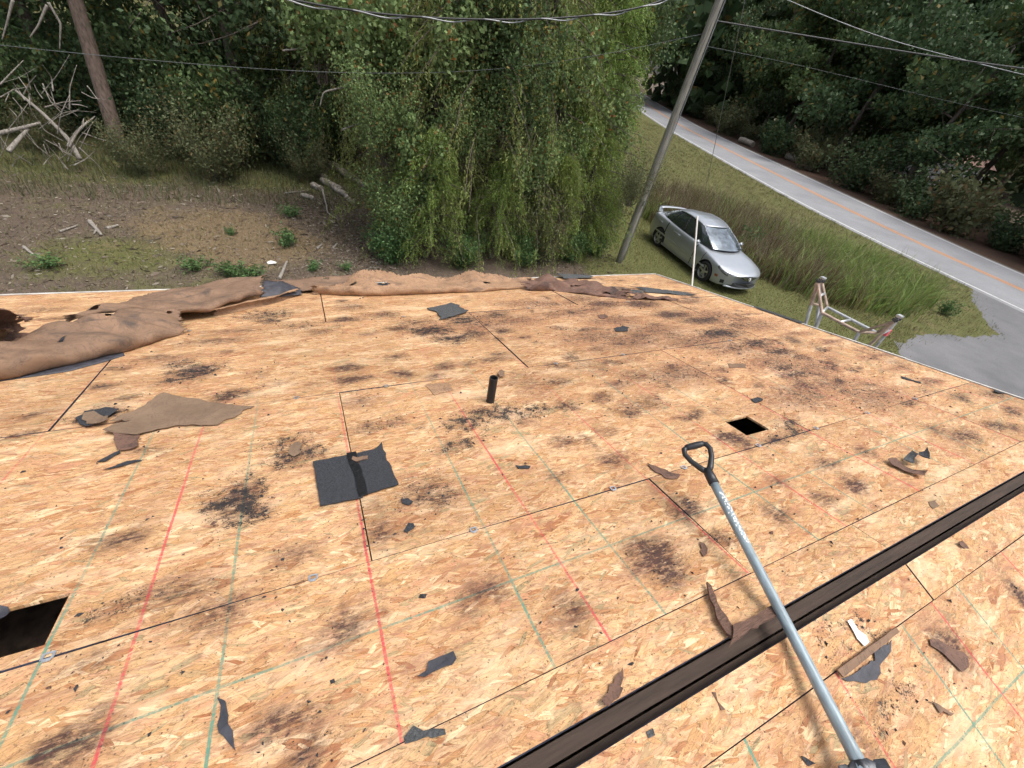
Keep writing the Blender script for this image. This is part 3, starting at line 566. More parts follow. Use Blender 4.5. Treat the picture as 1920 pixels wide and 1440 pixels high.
# flat torn pieces lying on the boards
def scrap(name, px, mat, label, cat, frame='f', h=.004, curl=.0, thick=.0018, group=None, seed=0, sub=2, rag=.0055):
    P = [np.array(us(x, y) if frame == 'f' else ub(x, y)) for x, y in px]; P = np.array(P)
    if frame == 'b': P[:, 0] *= -1
    c = P.mean(0); r = np.random.default_rng(seed + len(px) * 7 + int(px[0][0]))
    Q = []
    for i in range(len(P)):
        a, b_ = P[i], P[(i + 1) % len(P)]; k = max(1, int(np.linalg.norm(b_ - a) / .02)); k = min(k, 10)
        for j in range(k): Q.append(a + (b_ - a) * j / k + (r.normal(0, rag, 2) if j else 0))
    Q = np.array(Q)
    bm = bmesh.new(); vs = [bm.verts.new((q[0] - c[0], q[1] - c[1], 0)) for q in Q]; f = bm.faces.new(vs); f.normal_update()
    if f.normal.z < 0: f.normal_flip()
    bmesh.ops.triangulate(bm, faces=bm.faces[:])
    for _ in range(sub): bmesh.ops.subdivide_edges(bm, edges=[e for e in bm.edges if e.calc_length() > .018], cuts=1); bmesh.ops.triangulate(bm, faces=[f for f in bm.faces if len(f.verts) > 3])
    ext = max(np.ptp(Q[:, 0]), np.ptp(Q[:, 1])) / 2
    for v in bm.verts:
        p = v.co; rr = math.hypot(p.x, p.y) / (ext + 1e-6)
        v.co.z = curl * (rr ** 2) * (.4 + .6 * math.sin(p.x * 9 + c[0] * 5)) + .12 * curl * mnoise.noise(Vector((p.x * 14 + c[0] * 9, p.y * 14, seed)))
        v.co.z = max(v.co.z, 0)
    g = bmesh.ops.extrude_face_region(bm, geom=bm.faces[:]); 
    for e in g['geom']:
        if isinstance(e, bmesh.types.BMVert): e.co.z += thick
    bmesh.ops.recalc_face_normals(bm, faces=bm.faces[:])
    me = bpy.data.meshes.new(name); bm.to_mesh(me); bm.free(); me.materials.append(mat)
    o = obj(name, me); o.matrix_world = (MF if frame == 'f' else MBK) @ Matrix.Translation((c[0], c[1], h)); return tag(o, label, cat, group)

# the two shingle squares
s1 = empty('shingle_piece', rw(*us(665, 895), .004), 0, 'square black shingle piece with a tar strip across its middle', 'shingle')
def child_scrap(parent, name, px, mat, h, **kw):
    o = scrap(name, px, mat, None, None, h=h, **kw); mw = o.matrix_world.copy(); o.parent = parent; o.matrix_parent_inverse = Matrix.Translation(parent.location).inverted(); o.matrix_basis = mw; return o
child_scrap(s1, 'shingle_tab', [(587,868),(654,855),(681,935),(601,951)], SHINGLE, .005, thick=.004, rag=.001)
child_scrap(s1, 'shingle_tab', [(670,852),(702,845),(716,832),(719,846),(748,912),(685,930)], SHINGLE, .005, thick=.004, rag=.002, curl=.004)
child_scrap(s1, 'tar_strip', [(650,853),(668,850),(690,930),(674,935)], TAR, .0065, thick=.005, rag=.003)
scrap('felt_scrap', [(662,860),(690,859),(690,865),(668,870),(660,866)], FELT, 'small tan felt scrap lying on the square black shingle', 'felt scrap', h=.013)
s2 = empty('shingle_piece', rw(*us(840, 586), .004), 0, 'grey torn shingle beside the diagonal board joint near the eave', 'shingle')
child_scrap(s2, 'shingle_tab', [(800,580),(846,571),(862,577),(824,592),(818,586)], SHINGLE_G, .006, thick=.006, curl=.02)
child_scrap(s2, 'shingle_tab', [(821,592),(856,578),(878,587),(823,603),(827,597)], SHINGLE_G, .012, thick=.005, curl=.012)
# brown paper piece at left with its torn tails
scrap('felt_sheet', [(208,796),(262,772),(310,745),(350,750),(400,756),(440,762),(478,763),(455,772),(440,785),(420,790),(408,799),(360,799),(330,800),(285,812),(258,820),(215,818),(195,812),(210,805),(250,793)], FELT_GREY, 'flat brown felt sheet with a torn tail, left of centre', 'felt sheet', curl=.03, h=.006, seed=2)
scrap('felt_scrap', [(215,818),(262,815),(262,838),(248,845),(228,848),(218,838)], FELT_DK, 'dark brown felt strip below the torn tail of the flat sheet', 'felt scrap', h=.004, curl=.008)
scrap('felt_scrap', [(160,782),(180,778),(205,785),(207,795),(190,802),(165,800),(156,792)], FELT_GREY, 'round brown felt scrap on black grit at the left', 'felt scrap', h=.012, curl=.012)
scrap('shingle_scrap', [(142,788),(160,775),(200,768),(226,772),(205,783),(180,800),(165,804),(150,798)], SHINGLE, 'black shingle scrap under the round brown felt scrap', 'shingle scrap', h=.005, curl=.01)
scrap('shingle_scrap', [(182,868),(225,846),(227,850),(200,866)], SHINGLE, 'thin black shingle sliver below the flat felt sheet', 'shingle scrap')
scrap('shingle_scrap', [(195,882),(240,866),(270,864),(235,874)], SHINGLE, 'long black shingle sliver, lower of the two left slivers', 'shingle scrap')
# single scraps in the foreground
scrap('membrane_scrap', [(408,1310),(417,1313),(428,1358),(440,1400),(443,1410),(432,1398),(408,1362),(413,1345)], MEMB, 'dark dagger-shaped membrane scrap at the lower left', 'membrane scrap', h=.004, curl=.008)
scrap('membrane_scrap', [(783,1272),(800,1260),(803,1243),(825,1233),(850,1226),(856,1240),(848,1250),(836,1251),(812,1262),(798,1272)], MEMB, 'dark boot-shaped membrane scrap in the lower middle', 'membrane scrap', h=.004, curl=.012)
scrap('shingle_scrap', [(757,1384),(834,1368),(836,1378),(760,1396)], SHINGLE_G, 'narrow grey shingle strip at the lower centre', 'shingle scrap', h=.003)
scrap('wood_splinter', [(1322,1098),(1331,1106),(1348,1150),(1368,1180),(1372,1205),(1358,1195),(1340,1165),(1326,1120)], WOODCHIP, 'upright dark brown splinter with pointed black tip by the ridge slot', 'wood splinter', h=.012, thick=.010, rag=.003)
scrap('wood_splinter', [(1368,1182),(1410,1165),(1450,1142),(1462,1150),(1440,1170),(1395,1195),(1372,1212),(1362,1222),(1368,1206)], WOODCHIP, 'brown wood splinter lying along the ridge slot under the shovel shaft', 'wood splinter', h=.020, thick=.010, rag=.003)
scrap('membrane_scrap', [(1575,1272),(1600,1262),(1668,1200),(1667,1222),(1652,1240),(1648,1262),(1640,1275),(1620,1281),(1600,1277)], MEMB, 'dark torn membrane flap beside the brown strip near the shovel', 'membrane scrap', frame='b', h=.005)
scrap('felt_strip', [(1562,1256),(1672,1177),(1678,1186),(1573,1270)], FELT, 'straight brown felt strip edging the torn membrane near the shovel', 'felt strip', frame='b', h=.010, thick=.006, rag=.0005)
scrap('plastic_strip', [(1586,1164),(1594,1161),(1627,1204),(1618,1212)], WHITEP, 'thin white plastic strip beside the brown strip near the shovel', 'plastic strip', frame='b', h=.004)
scrap('dead_leaf', [(1126,1318),(1140,1300),(1142,1284),(1150,1283),(1152,1272),(1163,1262),(1166,1256),(1168,1274),(1163,1290),(1168,1292),(1160,1310),(1148,1318),(1140,1330),(1130,1328)], FELT_DK, 'dead purplish brown leaf at the edge of the ridge slot', 'leaf', h=.004, curl=.012)
scrap('felt_scrap', [(1740,1198),(1755,1198),(1775,1212),(1800,1222),(1812,1250),(1800,1260),(1780,1240),(1765,1225),(1742,1210)], FELT_DK, 'brown felt scrap with a black lip on the near slope at the right', 'felt scrap', frame='b', h=.004, curl=.01)
scrap('felt_scrap', [(1744,1314),(1756,1320),(1786,1338),(1780,1342),(1760,1338)], FELT, 'brown felt sliver at the lower right corner of the near slope', 'felt scrap', frame='b', h=.004)
scrap('felt_scrap', [(1212,870),(1240,880),(1275,893),(1270,900),(1245,897),(1220,880)], FELT_DK, 'long dark felt scrap left of the shovel grip', 'felt scrap', h=.004, curl=.006)
scrap('felt_scrap', [(933,704),(940,698),(946,702),(945,710),(937,712)], FELT, 'tan felt flake standing just behind the vent pipe', 'felt scrap', h=.02, curl=.015)
scrap('felt_scrap', [(798,722),(842,718),(850,733),(815,742)], FELT_TAN, 'pale tan felt square lying left of the vent pipe', 'felt scrap', h=.003)
scrap('felt_scrap', [(545,838),(556,830),(568,835),(566,850),(552,858),(540,852)], FELT_GREY, 'small rounded brown felt scrap above the square black shingle', 'felt scrap', h=.006, curl=.008)
scrap('shingle_scrap', [(752,938),(765,936),(775,943),(768,950),(755,946)], SHINGLE, 'small black oval scrap right of the square shingle', 'shingle scrap', h=.003, curl=.004)
scrap('shingle_scrap', [(757,998),(775,984),(778,990),(762,1001)], SHINGLE, 'small black scrap right of the square shingle near the clip joint', 'shingle scrap', h=.003, curl=.004)
scrap('shingle_scrap', [(966,873),(995,875),(992,880),(972,880)], SHINGLE, 'small flat dark scrap between the two chalk lines', 'shingle scrap', h=.003)
scrap('shingle_scrap', [(1645,720),(1690,714),(1692,722),(1650,728)] if False else [(1688,706),(1725,717),(1727,720),(1690,710)], SHINGLE, 'thin black strip on the boards near the right roof edge', 'shingle scrap', h=.004)
scrap('felt_scrap', [(1408,812),(1420,806),(1436,814),(1432,822),(1414,820)] if False else [(1407,749),(1420,746),(1430,750),(1416,757)], SHINGLE, 'small black scrap at the end of the diagonal joint above the hole', 'shingle scrap', h=.004, curl=.006)
scrap('felt_scrap', [(1310,1018),(1320,1022),(1325,1040),(1318,1046),(1312,1034)], FELT_DK, 'small hooked brown scrap left of the shovel shaft', 'felt scrap', h=.005, curl=.012)
scrap('felt_scrap', [(1360,628),(1398,630),(1396,640),(1362,637)] if False else [(1365,683),(1397,683),(1399,690),(1367,690)], FELT, 'brown felt rectangle in the middle of the right boards', 'felt scrap', h=.003)
scrap('felt_scrap', [(1740,942),(1755,938),(1757,952),(1748,955)], FELT_GREY, 'small brown felt bit on the ridge strip at the right', 'felt scrap', h=.003)
scrap('dead_leaf', [(1790,1018),(1800,1014),(1808,1022),(1812,1030),(1798,1026)], FELT_DK, 'ragged dark leaf on the ridge strip of the near slope', 'leaf', frame='b', h=.003, curl=.006)
scrap('shingle_scrap', [(1210,1372),(1222,1365),(1226,1378),(1214,1384)], SHINGLE_G, 'small grey round scrap on the near slope left of the shovel', 'shingle scrap', frame='b', h=.003, curl=.005)
scrap('shingle_scrap', [(1333,1297),(1340,1298),(1358,1330),(1350,1332)], FELT_DK, 'short dark stick-like scrap on the near slope left of the shovel', 'felt scrap', frame='b', h=.003)
scrap('shingle_scrap', [(1496,1416),(1505,1418),(1522,1430),(1512,1436)], SHINGLE, 'black scrap at the bottom of the near slope left of the blade', 'shingle scrap', frame='b', h=.003, curl=.004)
scrap('felt_strip', [(1408,574),(1424,578),(1470,594),(1506,606),(1500,608),(1455,592),(1420,580)], SHINGLE, 'black felt strip lying along the right roof edge beyond the ladder', 'felt strip', h=.010, curl=.01)
scrap('felt_strip', [(1858,731),(1882,738),(1884,741),(1862,736)], SHINGLE, 'short black strip at the right roof edge near the picture border', 'felt strip', h=.008, curl=.01)
scrap('felt_scrap', [(1150,678),(1180,672),(1196,668),(1190,674),(1160,684)] if False else [(1150,617),(1166,612),(1180,616),(1172,622),(1155,622)], SHINGLE, 'small black scrap in the middle of the far boards', 'shingle scrap', h=.004, curl=.008)
scrap('felt_scrap', [(1135,606),(1150,608),(1165,612),(1158,615),(1140,611)] if False else [(1120,592),(1134,590),(1140,596),(1126,598)], FELT_DK, 'small dark felt scrap below the crumpled felt heap', 'felt scrap', h=.004, curl=.01)
# curled debris at the right: two curls and a chip
scrap('shingle_curl', [(1660,867),(1675,866),(1695,878),(1732,893),(1728,900),(1700,890),(1670,876)], FELT_DK, 'curled dark felt ribbon lying right of the shovel grip', 'felt ribbon', h=.012, curl=.03)
scrap('shingle_curl', [(1715,860),(1725,858),(1735,868),(1733,876),(1716,870)], SHINGLE, 'black cupped scrap behind the curled felt ribbon at the right', 'shingle scrap', h=.035, curl=.03)
scrap('shingle_curl', [(1690,866),(1700,860),(1712,866),(1706,876),(1692,876)], SHINGLE_G, 'small upright grey scrap between the curled ribbon and the cupped scrap', 'shingle scrap', h=.02, curl=.04)
# black grit and torn crumbs: nobody could count them
def grit():
    r = np.random.default_rng(5); P = []; S = []; Fr = []
    for BL, fr, n0 in ((BF, 0, 1400), (BB, 1, 900)):
        for u, d, a, b_, s, g, h in BL[:-220 if fr == 0 else -140]:
            n = int(5 + 75 * g * (a * b_ / .005)) ; n = min(n, 260)
            q = r.normal(0, 1, (n, 2)) * [a * .75, b_ * .75] + [u, d]; P.append(q); S.append(np.clip(r.gamma(1.4, .0017, n), .0012, .012)); Fr.append(np.full(n, fr))
        x0, x1 = (U0, U1) if fr == 0 else (-U1, -U0)
        q = np.stack([r.uniform(x0, x1, n0 * 3), np.abs(r.normal(0, 2.2, n0 * 3)) % DE], 1); P.append(q); S.append(np.clip(r.gamma(1.1, .0028, n0 * 3), .0012, .022)); Fr.append(np.full(n0 * 3, fr))
    P = np.concatenate(P); S = np.concatenate(S); Fr = np.concatenate(Fr)
    ok = (P[:, 1] > .06) & (P[:, 1] < DE - .03) & (P[:, 0] > np.where(Fr == 0, U0, -U1)) & (P[:, 0] < np.where(Fr == 0, U1, -U0) - .02)
    for h in HOLES_F: ok &= ~((Fr == 0) & (P[:, 0] > h[0] - .01) & (P[:, 0] < h[1] + .01) & (P[:, 1] > h[2] - .01) & (P[:, 1] < h[3] + .01))
    P, S, Fr = P[ok], S[ok], Fr[ok]; n = len(P); k = 5
    ang = r.uniform(0, 6.28, n); el = r.uniform(.25, .8, n); V = np.zeros((n, k, 3))
    for j in range(4):
        t = ang + j * math.pi / 2 + r.normal(0, .35, n); rr = S * np.where(j % 2 == 0, 1.0, el) * r.uniform(.6, 1.2, n)
        V[:, j, 0] = P[:, 0] + rr * np.cos(t) * np.where(True, 1, 1); V[:, j, 1] = P[:, 1] + rr * np.sin(t); V[:, j, 2] = .0012
    V[:, 4, :2] = P + r.normal(0, .15, (n, 2)) * S[:, None]; V[:, 4, 2] = .002 + S * r.uniform(.3, .8, n)
    i = np.arange(n)[:, None] * 5; F = np.concatenate([i + [j, (j + 1) % 4, 4] for j in range(4)])
    X = V.reshape(-1, 3); f5 = np.repeat(Fr, 5)
    wf = np.stack([X[:, 0], X[:, 1] * CT + X[:, 2] * ST, -X[:, 1] * ST + X[:, 2] * CT], 1); wb = np.stack([-X[:, 0], -X[:, 1] * CT - X[:, 2] * ST, -X[:, 1] * ST + X[:, 2] * CT], 1)
    Wv = np.where(f5[:, None] == 0, wf, wb); fm = np.tile(np.where(r.uniform(size=n) < .78, 0, np.where(r.uniform(size=n) < .5, 1, 2)), 4)
    o = obj('shingle_grit', arr_mesh('shingle_grit', Wv, F, [SHINGLE, FELT_DK, WOODCHIP], fmat=fm)); return tag(o, 'black shingle grit and torn crumbs strewn over the roof boards', 'grit', kind='stuff')
grit()

# ---- felt underlayment heaps: sheets of paper folded along a path on the roof
def felt(name, path, prof, mat, label, holes=(), crump=.012, nu=90, nv=34, seed=0, h0=.004, cat='felt roll', tear=.02, thick=True):
    """path: (u,d) points; prof(t) -> list of (offset across, height); v runs from the near edge to the far edge"""
    P = smooth_poly(interp_poly(path, nu), 2); T = np.gradient(P, axis=0); T /= np.linalg.norm(T, axis=1)[:, None]; Nn = np.stack([-T[:, 1], T[:, 0]], 1)
    V = np.zeros((nu, nv, 3)); c0 = P.mean(0); r = np.random.default_rng(seed)
    endj = (r.normal(0, tear, nv), r.normal(0, tear, nv))
    for i in range(nu):
        t = i / (nu - 1); pr = np.array(prof(t)); L = np.concatenate([[0], np.cumsum(np.linalg.norm(np.diff(pr, axis=0), axis=1))]); s = np.linspace(0, L[-1], nv)
        off = np.interp(s, L, pr[:, 0]); hh = np.interp(s, L, pr[:, 1])
        k = np.ones(5) / 5; off2 = np.convolve(np.pad(off, 2, mode='edge'), k, 'valid'); hh2 = np.convolve(np.pad(hh, 2, mode='edge'), k, 'valid')
        for j in range(nv):
            q = Vector((P[i, 0] * 6 + seed * 3.1, P[i, 1] * 6 + off2[j] * 5, hh2[j] * 6)); nz = mnoise.fractal(q, .9, 2.1, 4); n2 = mnoise.noise(q * 2.3 + Vector((9, 3, seed)))
            n3 = abs(mnoise.noise(q * 1.1 + Vector((3, 13, seed)))) 
            o = off2[j] + crump * .9 * n2; z = max(hh2[j] + crump * nz + crump * 1.3 * (.25 - n3), 0.0)
            e = (endj[0][j] * max(0, 1 - i / 5) if i < 5 else 0) + (endj[1][j] * max(0, 1 - (nu - 1 - i) / 5) if i > nu - 6 else 0)
            V[i, j] = (P[i, 0] + Nn[i, 0] * o + T[i, 0] * e - c0[0], P[i, 1] + Nn[i, 1] * o + T[i, 1] * e - c0[1], z + h0 + .0015 * (j / nv))
    I = np.arange(nu * nv).reshape(nu, nv); F = np.stack([I[:-1, :-1], I[1:, :-1], I[1:, 1:], I[:-1, 1:]], -1)
    tt, vv = np.meshgrid((np.arange(nu - 1) + .5) / (nu - 1), (np.arange(nv - 1) + .5) / (nv - 1), indexing='ij'); keep = np.ones(tt.shape, bool)
    for (a, b_, ra, rb, sl) in holes:
        x = (tt - a); y = (vv - b_) - sl * x; jit = r.normal(0, .18, tt.shape); keep &= ((x / ra) ** 2 + (y / rb) ** 2) > 1 + jit
    edge = r.uniform(size=nu - 1); keep[:, -1] &= edge > .35; keep[:, 0] &= r.uniform(size=nu - 1) > .12
    o = obj(name, arr_mesh(name, V, F[keep], mat, smooth=True)); o.matrix_world = MF @ Matrix.Translation((c0[0], c0[1], 0))
    if thick: m = o.modifiers.new('thickness', 'SOLIDIFY'); m.thickness = .0022; m.offset = 0
    return tag(o, label, cat)
def lerp_prof(A, B):
    def rs_(P): P = np.array(P, float); L = np.concatenate([[0], np.cumsum(np.linalg.norm(np.diff(P, axis=0), axis=1))]); s = np.linspace(0, L[-1], 24); return np.stack([np.interp(s, L, P[:, 0]), np.interp(s, L, P[:, 1])], 1)
    A = rs_(A); B = rs_(B); return lambda t: (A * (1 - t) + B * t)
def felt2(name, near, far, mat, label, r=(.03, .03), bulge=.03, holes=(), crump=.012, nu=90, nv=34, seed=0, cat='felt roll', tear=.012, narc=8):
    """sheet lofted between a near and a far edge, the near edge curled under; points are (x, y, height above the boards)"""
    def curve(P): return smooth_poly(interp_poly(np.array([(*us(x, y, h), h) for x, y, h in P]), nu), 3)
    A = curve(near); B = curve(far); c0 = A.mean(0); V = np.zeros((nu, nv, 3)); rg = np.random.default_rng(seed + 50); ej = rg.normal(0, tear, (2, nv)); dirv = A[-1] - A[0]; dirv /= np.linalg.norm(dirv)
    for i in range(nu):
        t = i / (nu - 1); w = B[i] - A[i]; wl = np.linalg.norm(w[:2]) + 1e-6; w2 = w[:2] / wl; rr = r[0] * (1 - t) + r[1] * t
        pts = []
        if rr > 0:
            for a in np.linspace(math.radians(255), math.radians(90), narc): pts.append((rr + rr * math.cos(a), A[i, 2] + rr + rr * math.sin(a)))
        else: pts.append((0, A[i, 2]))
        o0, h0_ = pts[-1]
        for v in np.linspace(0, 1, 20)[1:]: pts.append((o0 + (wl - o0) * v, h0_ + (B[i, 2] - h0_) * v + bulge * 4 * v * (1 - v)))
        pts = np.array(pts); L = np.concatenate([[0], np.cumsum(np.linalg.norm(np.diff(pts, axis=0), axis=1))]); sv = np.linspace(0, L[-1], nv); off = np.interp(sv, L, pts[:, 0]); hh = np.interp(sv, L, pts[:, 1])
        for j in range(nv):
            q = Vector((A[i, 0] * 2.6 + seed * 3.1, A[i, 1] * 2.6 + off[j] * 3.2, hh[j] * 3)); nz = mnoise.fractal(q, .8, 2.2, 5); n2 = mnoise.noise(q * 2.1 + Vector((9, 3, seed))); vd = mnoise.voronoi(Vector((q.x * 1.5 + q.y * .8, q.y * 1.8 - q.x * .5, seed)))[0]; cr = .55 - 1.15 * vd[0] + .6 * min(.5, vd[1] - vd[0])
            o = off[j] + crump * .8 * n2; z = max(hh[j] + crump * .45 * nz + crump * 1.25 * cr * min(1, hh[j] / .03), .003 + .0004 * j)
            e = (ej[0][j] * max(0, 1 - i / 5) if i < 5 else 0) + (ej[1][j] * max(0, 1 - (nu - 1 - i) / 5) if i > nu - 6 else 0)
            V[i, j] = (A[i, 0] + w2[0] * o + dirv[0] * e - c0[0], A[i, 1] + w2[1] * o + dirv[1] * e - c0[1], z)
    I = np.arange(nu * nv).reshape(nu, nv); F = np.stack([I[:-1, :-1], I[1:, :-1], I[1:, 1:], I[:-1, 1:]], -1)
    tt, vv = np.meshgrid((np.arange(nu - 1) + .5) / (nu - 1), (np.arange(nv - 1) + .5) / (nv - 1), indexing='ij'); keep = np.ones(tt.shape, bool)
    for (a, b_, ra, rb, sl) in holes:
        x = (tt - a); y = (vv - b_) - sl * x; keep &= ((x / ra) ** 2 + (y / rb) ** 2) > 1 + rg.normal(0, .18, tt.shape)
    keep[:, -1] &= rg.uniform(size=nu - 1) > .45; keep[:, -2] &= rg.uniform(size=nu - 1) > .15; keep[0] &= rg.uniform(size=nv - 1) > .3; keep[-1] &= rg.uniform(size=nv - 1) > .3
    o = obj(name, arr_mesh(name, V, F[keep], mat, smooth=True)); o.matrix_world = MF @ Matrix.Translation((c0[0], c0[1], 0))
    m = o.modifiers.new('thickness', 'SOLIDIFY'); m.thickness = .0022; m.offset = 0
    return tag(o, label, cat)
felt2('felt_roll', [(-60,738,0),(0,722,0),(78,703,0),(150,686,0),(215,668,0),(290,647,0),(346,625,0)], [(-40,660,.05),(20,640,.07),(110,617,.10),(170,597,.12),(230,583,.12),(300,574,.11),(338,582,.08)], FELT, 'broad brown felt roll folded over at the left of the roof', (.05, .03), .045,
      holes=[(.50, .90, .05, .05, .2), (.58, .97, .06, .04, .2), (.60, .66, .016, .04, 0), (.36, .50, .018, .04, .8), (.93, .72, .02, .04, 0)], crump=.040, seed=1, nu=170, nv=60)
felt2('felt_roll', [(140,604,.10),(215,586,.11),(262,580,.11),(335,590,.07),(395,583,.06),(440,571,.07),(492,553,.09)], [(118,612,.09),(190,580,.09),(250,561,.07),(330,542,.07),(380,532,.10),(430,524,.13),(497,515,.17)], FELT, 'brown felt sheet sloping up over the eave edge, left of the middle roll', (.012, .03), .02,
      holes=[(.12, .55, .05, .12, .3), (.24, .70, .04, .08, .3), (.66, .90, .012, .03, 0)], crump=.030, seed=2, nu=150, nv=46)
felt2('felt_roll', [(402,591,0),(450,583,0),(520,566,0),(562,552,0)], [(398,583,.06),(450,572,.06),(520,556,.07),(556,545,.06)], FELT_TAN, 'narrow tan felt tube under the edge of the sloping felt sheet', (.032, .034), .0, crump=.008, seed=3, nu=70, nv=24)
felt2('membrane_flap', [(489,557,.05),(528,558,.03),(566,553,.01)], [(497,527,.14),(527,527,.13),(560,540,.05)], MEMB, 'black membrane flap between the two felt rolls at the eave', (.0, .0), .02, crump=.010, seed=4, nu=40, nv=20, cat='membrane')
felt2('felt_roll', [(540,548,.02),(590,545,.03),(640,532,.05),(690,530,.05)], [(500,525,.06),(560,522,.07),(620,517,.08),(680,514,.07)], FELT, 'flat brown felt strip along the eave behind the tan sheet', (.0, .0), .02, crump=.010, seed=15, nu=60, nv=16, holes=[(.55, .6, .03, .10, 0)])
felt2('felt_roll', [(584,552,0),(640,556,0),(700,557,0),(765,555,0),(830,551,0),(900,548,0),(950,544,0),(990,541,0)], [(588,538,.08),(615,533,.08),(645,528,.07),(668,513,.15),(710,506,.20),(752,513,.13),(830,518,.06),(862,515,.09),(884,507,.15),(906,512,.10),(950,519,.06),(994,520,.05)], FELT_TAN, 'long tan felt sheet rolled along its near edge at the eave', (.048, .012), -.045,
      holes=[(.29, .62, .030, .06, .6), (.62, .70, .014, .05, 0), (.38, .25, .028, .04, 0), (.78, .55, .02, .05, 0), (.16, .72, .025, .06, 0)], crump=.026, seed=5, nu=190, nv=50)
felt2('felt_heap', [(985,546,0),(1030,546,0),(1085,552,0),(1135,558,0),(1182,562,0)], [(988,526,.06),(1030,521,.09),(1060,526,.05),(1110,531,.05),(1170,549,.02)], FELT_DK, 'crumpled dark felt heap at the eave right of the tan sheet', (.02, .01), .02, holes=[(.5, .5, .05, .1, 0), (.8, .3, .05, .12, 0)], crump=.055, seed=6, nu=130, nv=44, tear=.05, cat='felt heap')
felt('felt_heap', [(2.45, 3.98), (2.8, 3.80), (3.2, 3.60), (3.45, 3.48)], lerp_prof([(-.08, .004), (-.04, .03), (.06, .035), (.16, .02)], [(-.06, .004), (0, .02), (.06, .02), (.12, .004)]), FELT, 'flat torn brown felt piece behind the crumpled heap', holes=[(.7, .5, .06, .15, 0)], crump=.018, seed=7, nu=60, nv=18, tear=.06, cat='felt heap')
felt('shingle_heap', [(3.18, 3.62), (3.35, 3.52), (3.55, 3.42)], lerp_prof([(-.08, .004), (0, .02), (.08, .015)], [(-.05, .004), (0, .015), (.05, .005)]), SHINGLE_G, 'grey shingle sheet end beyond the crumpled felt heap', crump=.012, seed=8, nu=40, nv=14, tear=.05, cat='shingle')
felt('shingle_heap', [(3.62, 3.55), (3.85, 3.40), (4.15, 3.25)], lerp_prof([(-.10, .004), (0, .02), (.12, .012)], [(-.06, .004), (0, .015), (.08, .005)]), SHINGLE_G, 'grey torn shingle sheet near the far right roof corner', crump=.012, seed=9, nu=40, nv=14, tear=.06, cat='shingle')
felt('felt_heap', [(3.25, 3.24), (3.5, 3.16), (3.78, 3.08)], lerp_prof([(-.05, .004), (-.01, .03), (.06, .05), (.12, .01)], [(-.03, .004), (0, .015), (.04, .02), (.08, .004)]), FELT_DK, 'small dark crumpled felt heap in front of the grey shingle sheet', crump=.03, seed=10, nu=50, nv=18, tear=.05, cat='felt heap')
felt('membrane_flap', [(2.86, 4.20), (3.1, 4.18), (3.32, 4.17)], lerp_prof([(-.05, .01), (0, .03), (.08, .05), (.14, .03)], [(-.04, .01), (0, .02), (.06, .03), (.10, .02)]), SHINGLE_G, 'dark shingle flap over the white eave trim near the right corner', crump=.006, seed=12, nu=24, nv=12, cat='shingle')
felt2('felt_roll', [(-90,664,.02),(-30,652,.02),(10,642,.02),(46,628,.02)], [(-90,588,.32),(-30,576,.34),(16,580,.30),(54,606,.18)], FELT_DK, 'dark felt roll behind the standing roll end at the far left', (.09, .06), .03, crump=.02, seed=14, nu=60, nv=36, tear=.02)
felt2('felt_roll', [(-60,676,.0),(-20,668,.0),(6,660,.0),(22,640,.0)], [(-60,630,.14),(-20,622,.16),(6,618,.16),(22,624,.12)], FELT_TAN, 'rolled felt end standing up at the far left of the roof', (.06, .03), .02, crump=.02, seed=13, nu=50, nv=30, tear=.03)
felt2('hole_shade_underlay', [(-50,722,.0),(60,708,.0),(130,697,.0),(200,678,.0),(232,668,0)], [(-30,668,.0),(60,640,.0),(130,616,.0),(200,596,.0),(250,586,0)], MEMB, 'black sheet added under the broad felt roll as shade in its holes, its lower edge showing as black membrane', (.0, .0), .012, crump=.006, seed=21, nu=60, nv=16, cat='membrane')  # sheet added to put shade into the roll's holes; lower edge is visible membrane
felt2('hole_shade_underlay', [(600,550,.0),(700,552,.0),(830,547,.0),(960,541,.0)], [(610,538,.0),(700,532,.0),(830,528,.0),(960,526,.0)], MEMB, 'black sheet added under the long tan felt sheet as shade in its holes', (.0, .0), .006, crump=.004, seed=22, nu=60, nv=12, cat='membrane')  # added black backing, stands in for the shade below the tan sheet's holes
# grey rag in the left hole
scrap('membrane_scrap', [(-6,1140),(18,1141),(20,1150),(12,1162),(-6,1166)], MEMB, 'grey membrane scrap hanging over the left roof hole', 'membrane scrap', h=.002, curl=.01)

# ---- roofing shovel lying over the ridge
Bp = CAM + ray(1604, 1418) * ((.075 - CAM @ NB) / (ray(1604, 1418) @ NB)); dT = ray(1338, 905)
lo, hi = .5, 2.4
for _ in range(50):
    mid = (lo + hi) / 2; Tq = CAM + dT * mid; k = -Bp[1] / (Tq[1] - Bp[1]); z = Bp[2] + k * (Tq[2] - Bp[2])
    if z > .030: lo = mid
    else: hi = mid
Tp = CAM + dT * lo; ax = Tp - Bp; SL = float(np.linalg.norm(ax)); ax /= SL
shv = empty('roofing_shovel', Bp, 0, 'roofing shovel with worn blue-grey shaft and black D-grip lying across the ridge', 'shovel')
xg = ray(1338, 850) * 0 + (CAM + ray(1365, 855) * 1.7) - (CAM + ray(1290, 838) * 1.7); xg -= ax * (xg @ ax); xg /= np.linalg.norm(xg); zg = np.cross(xg, ax)
SM = Matrix(((xg[0], ax[0], zg[0], 0), (xg[1], ax[1], zg[1], 0), (xg[2], ax[2], zg[2], 0), (0, 0, 0, 1)))    # x across grip, y up the shaft, z out
R_ = .0165
mb = MB(); mb.tube([(0, t, 0) for t in np.linspace(-.05, SL, 12)], [R_ * (1.22 if t < .02 else 1.06 if t < .12 else 1.0) for t in np.linspace(-.05, SL, 12)], 20); mb.build('shaft', SHAFT, shv, True, SM)
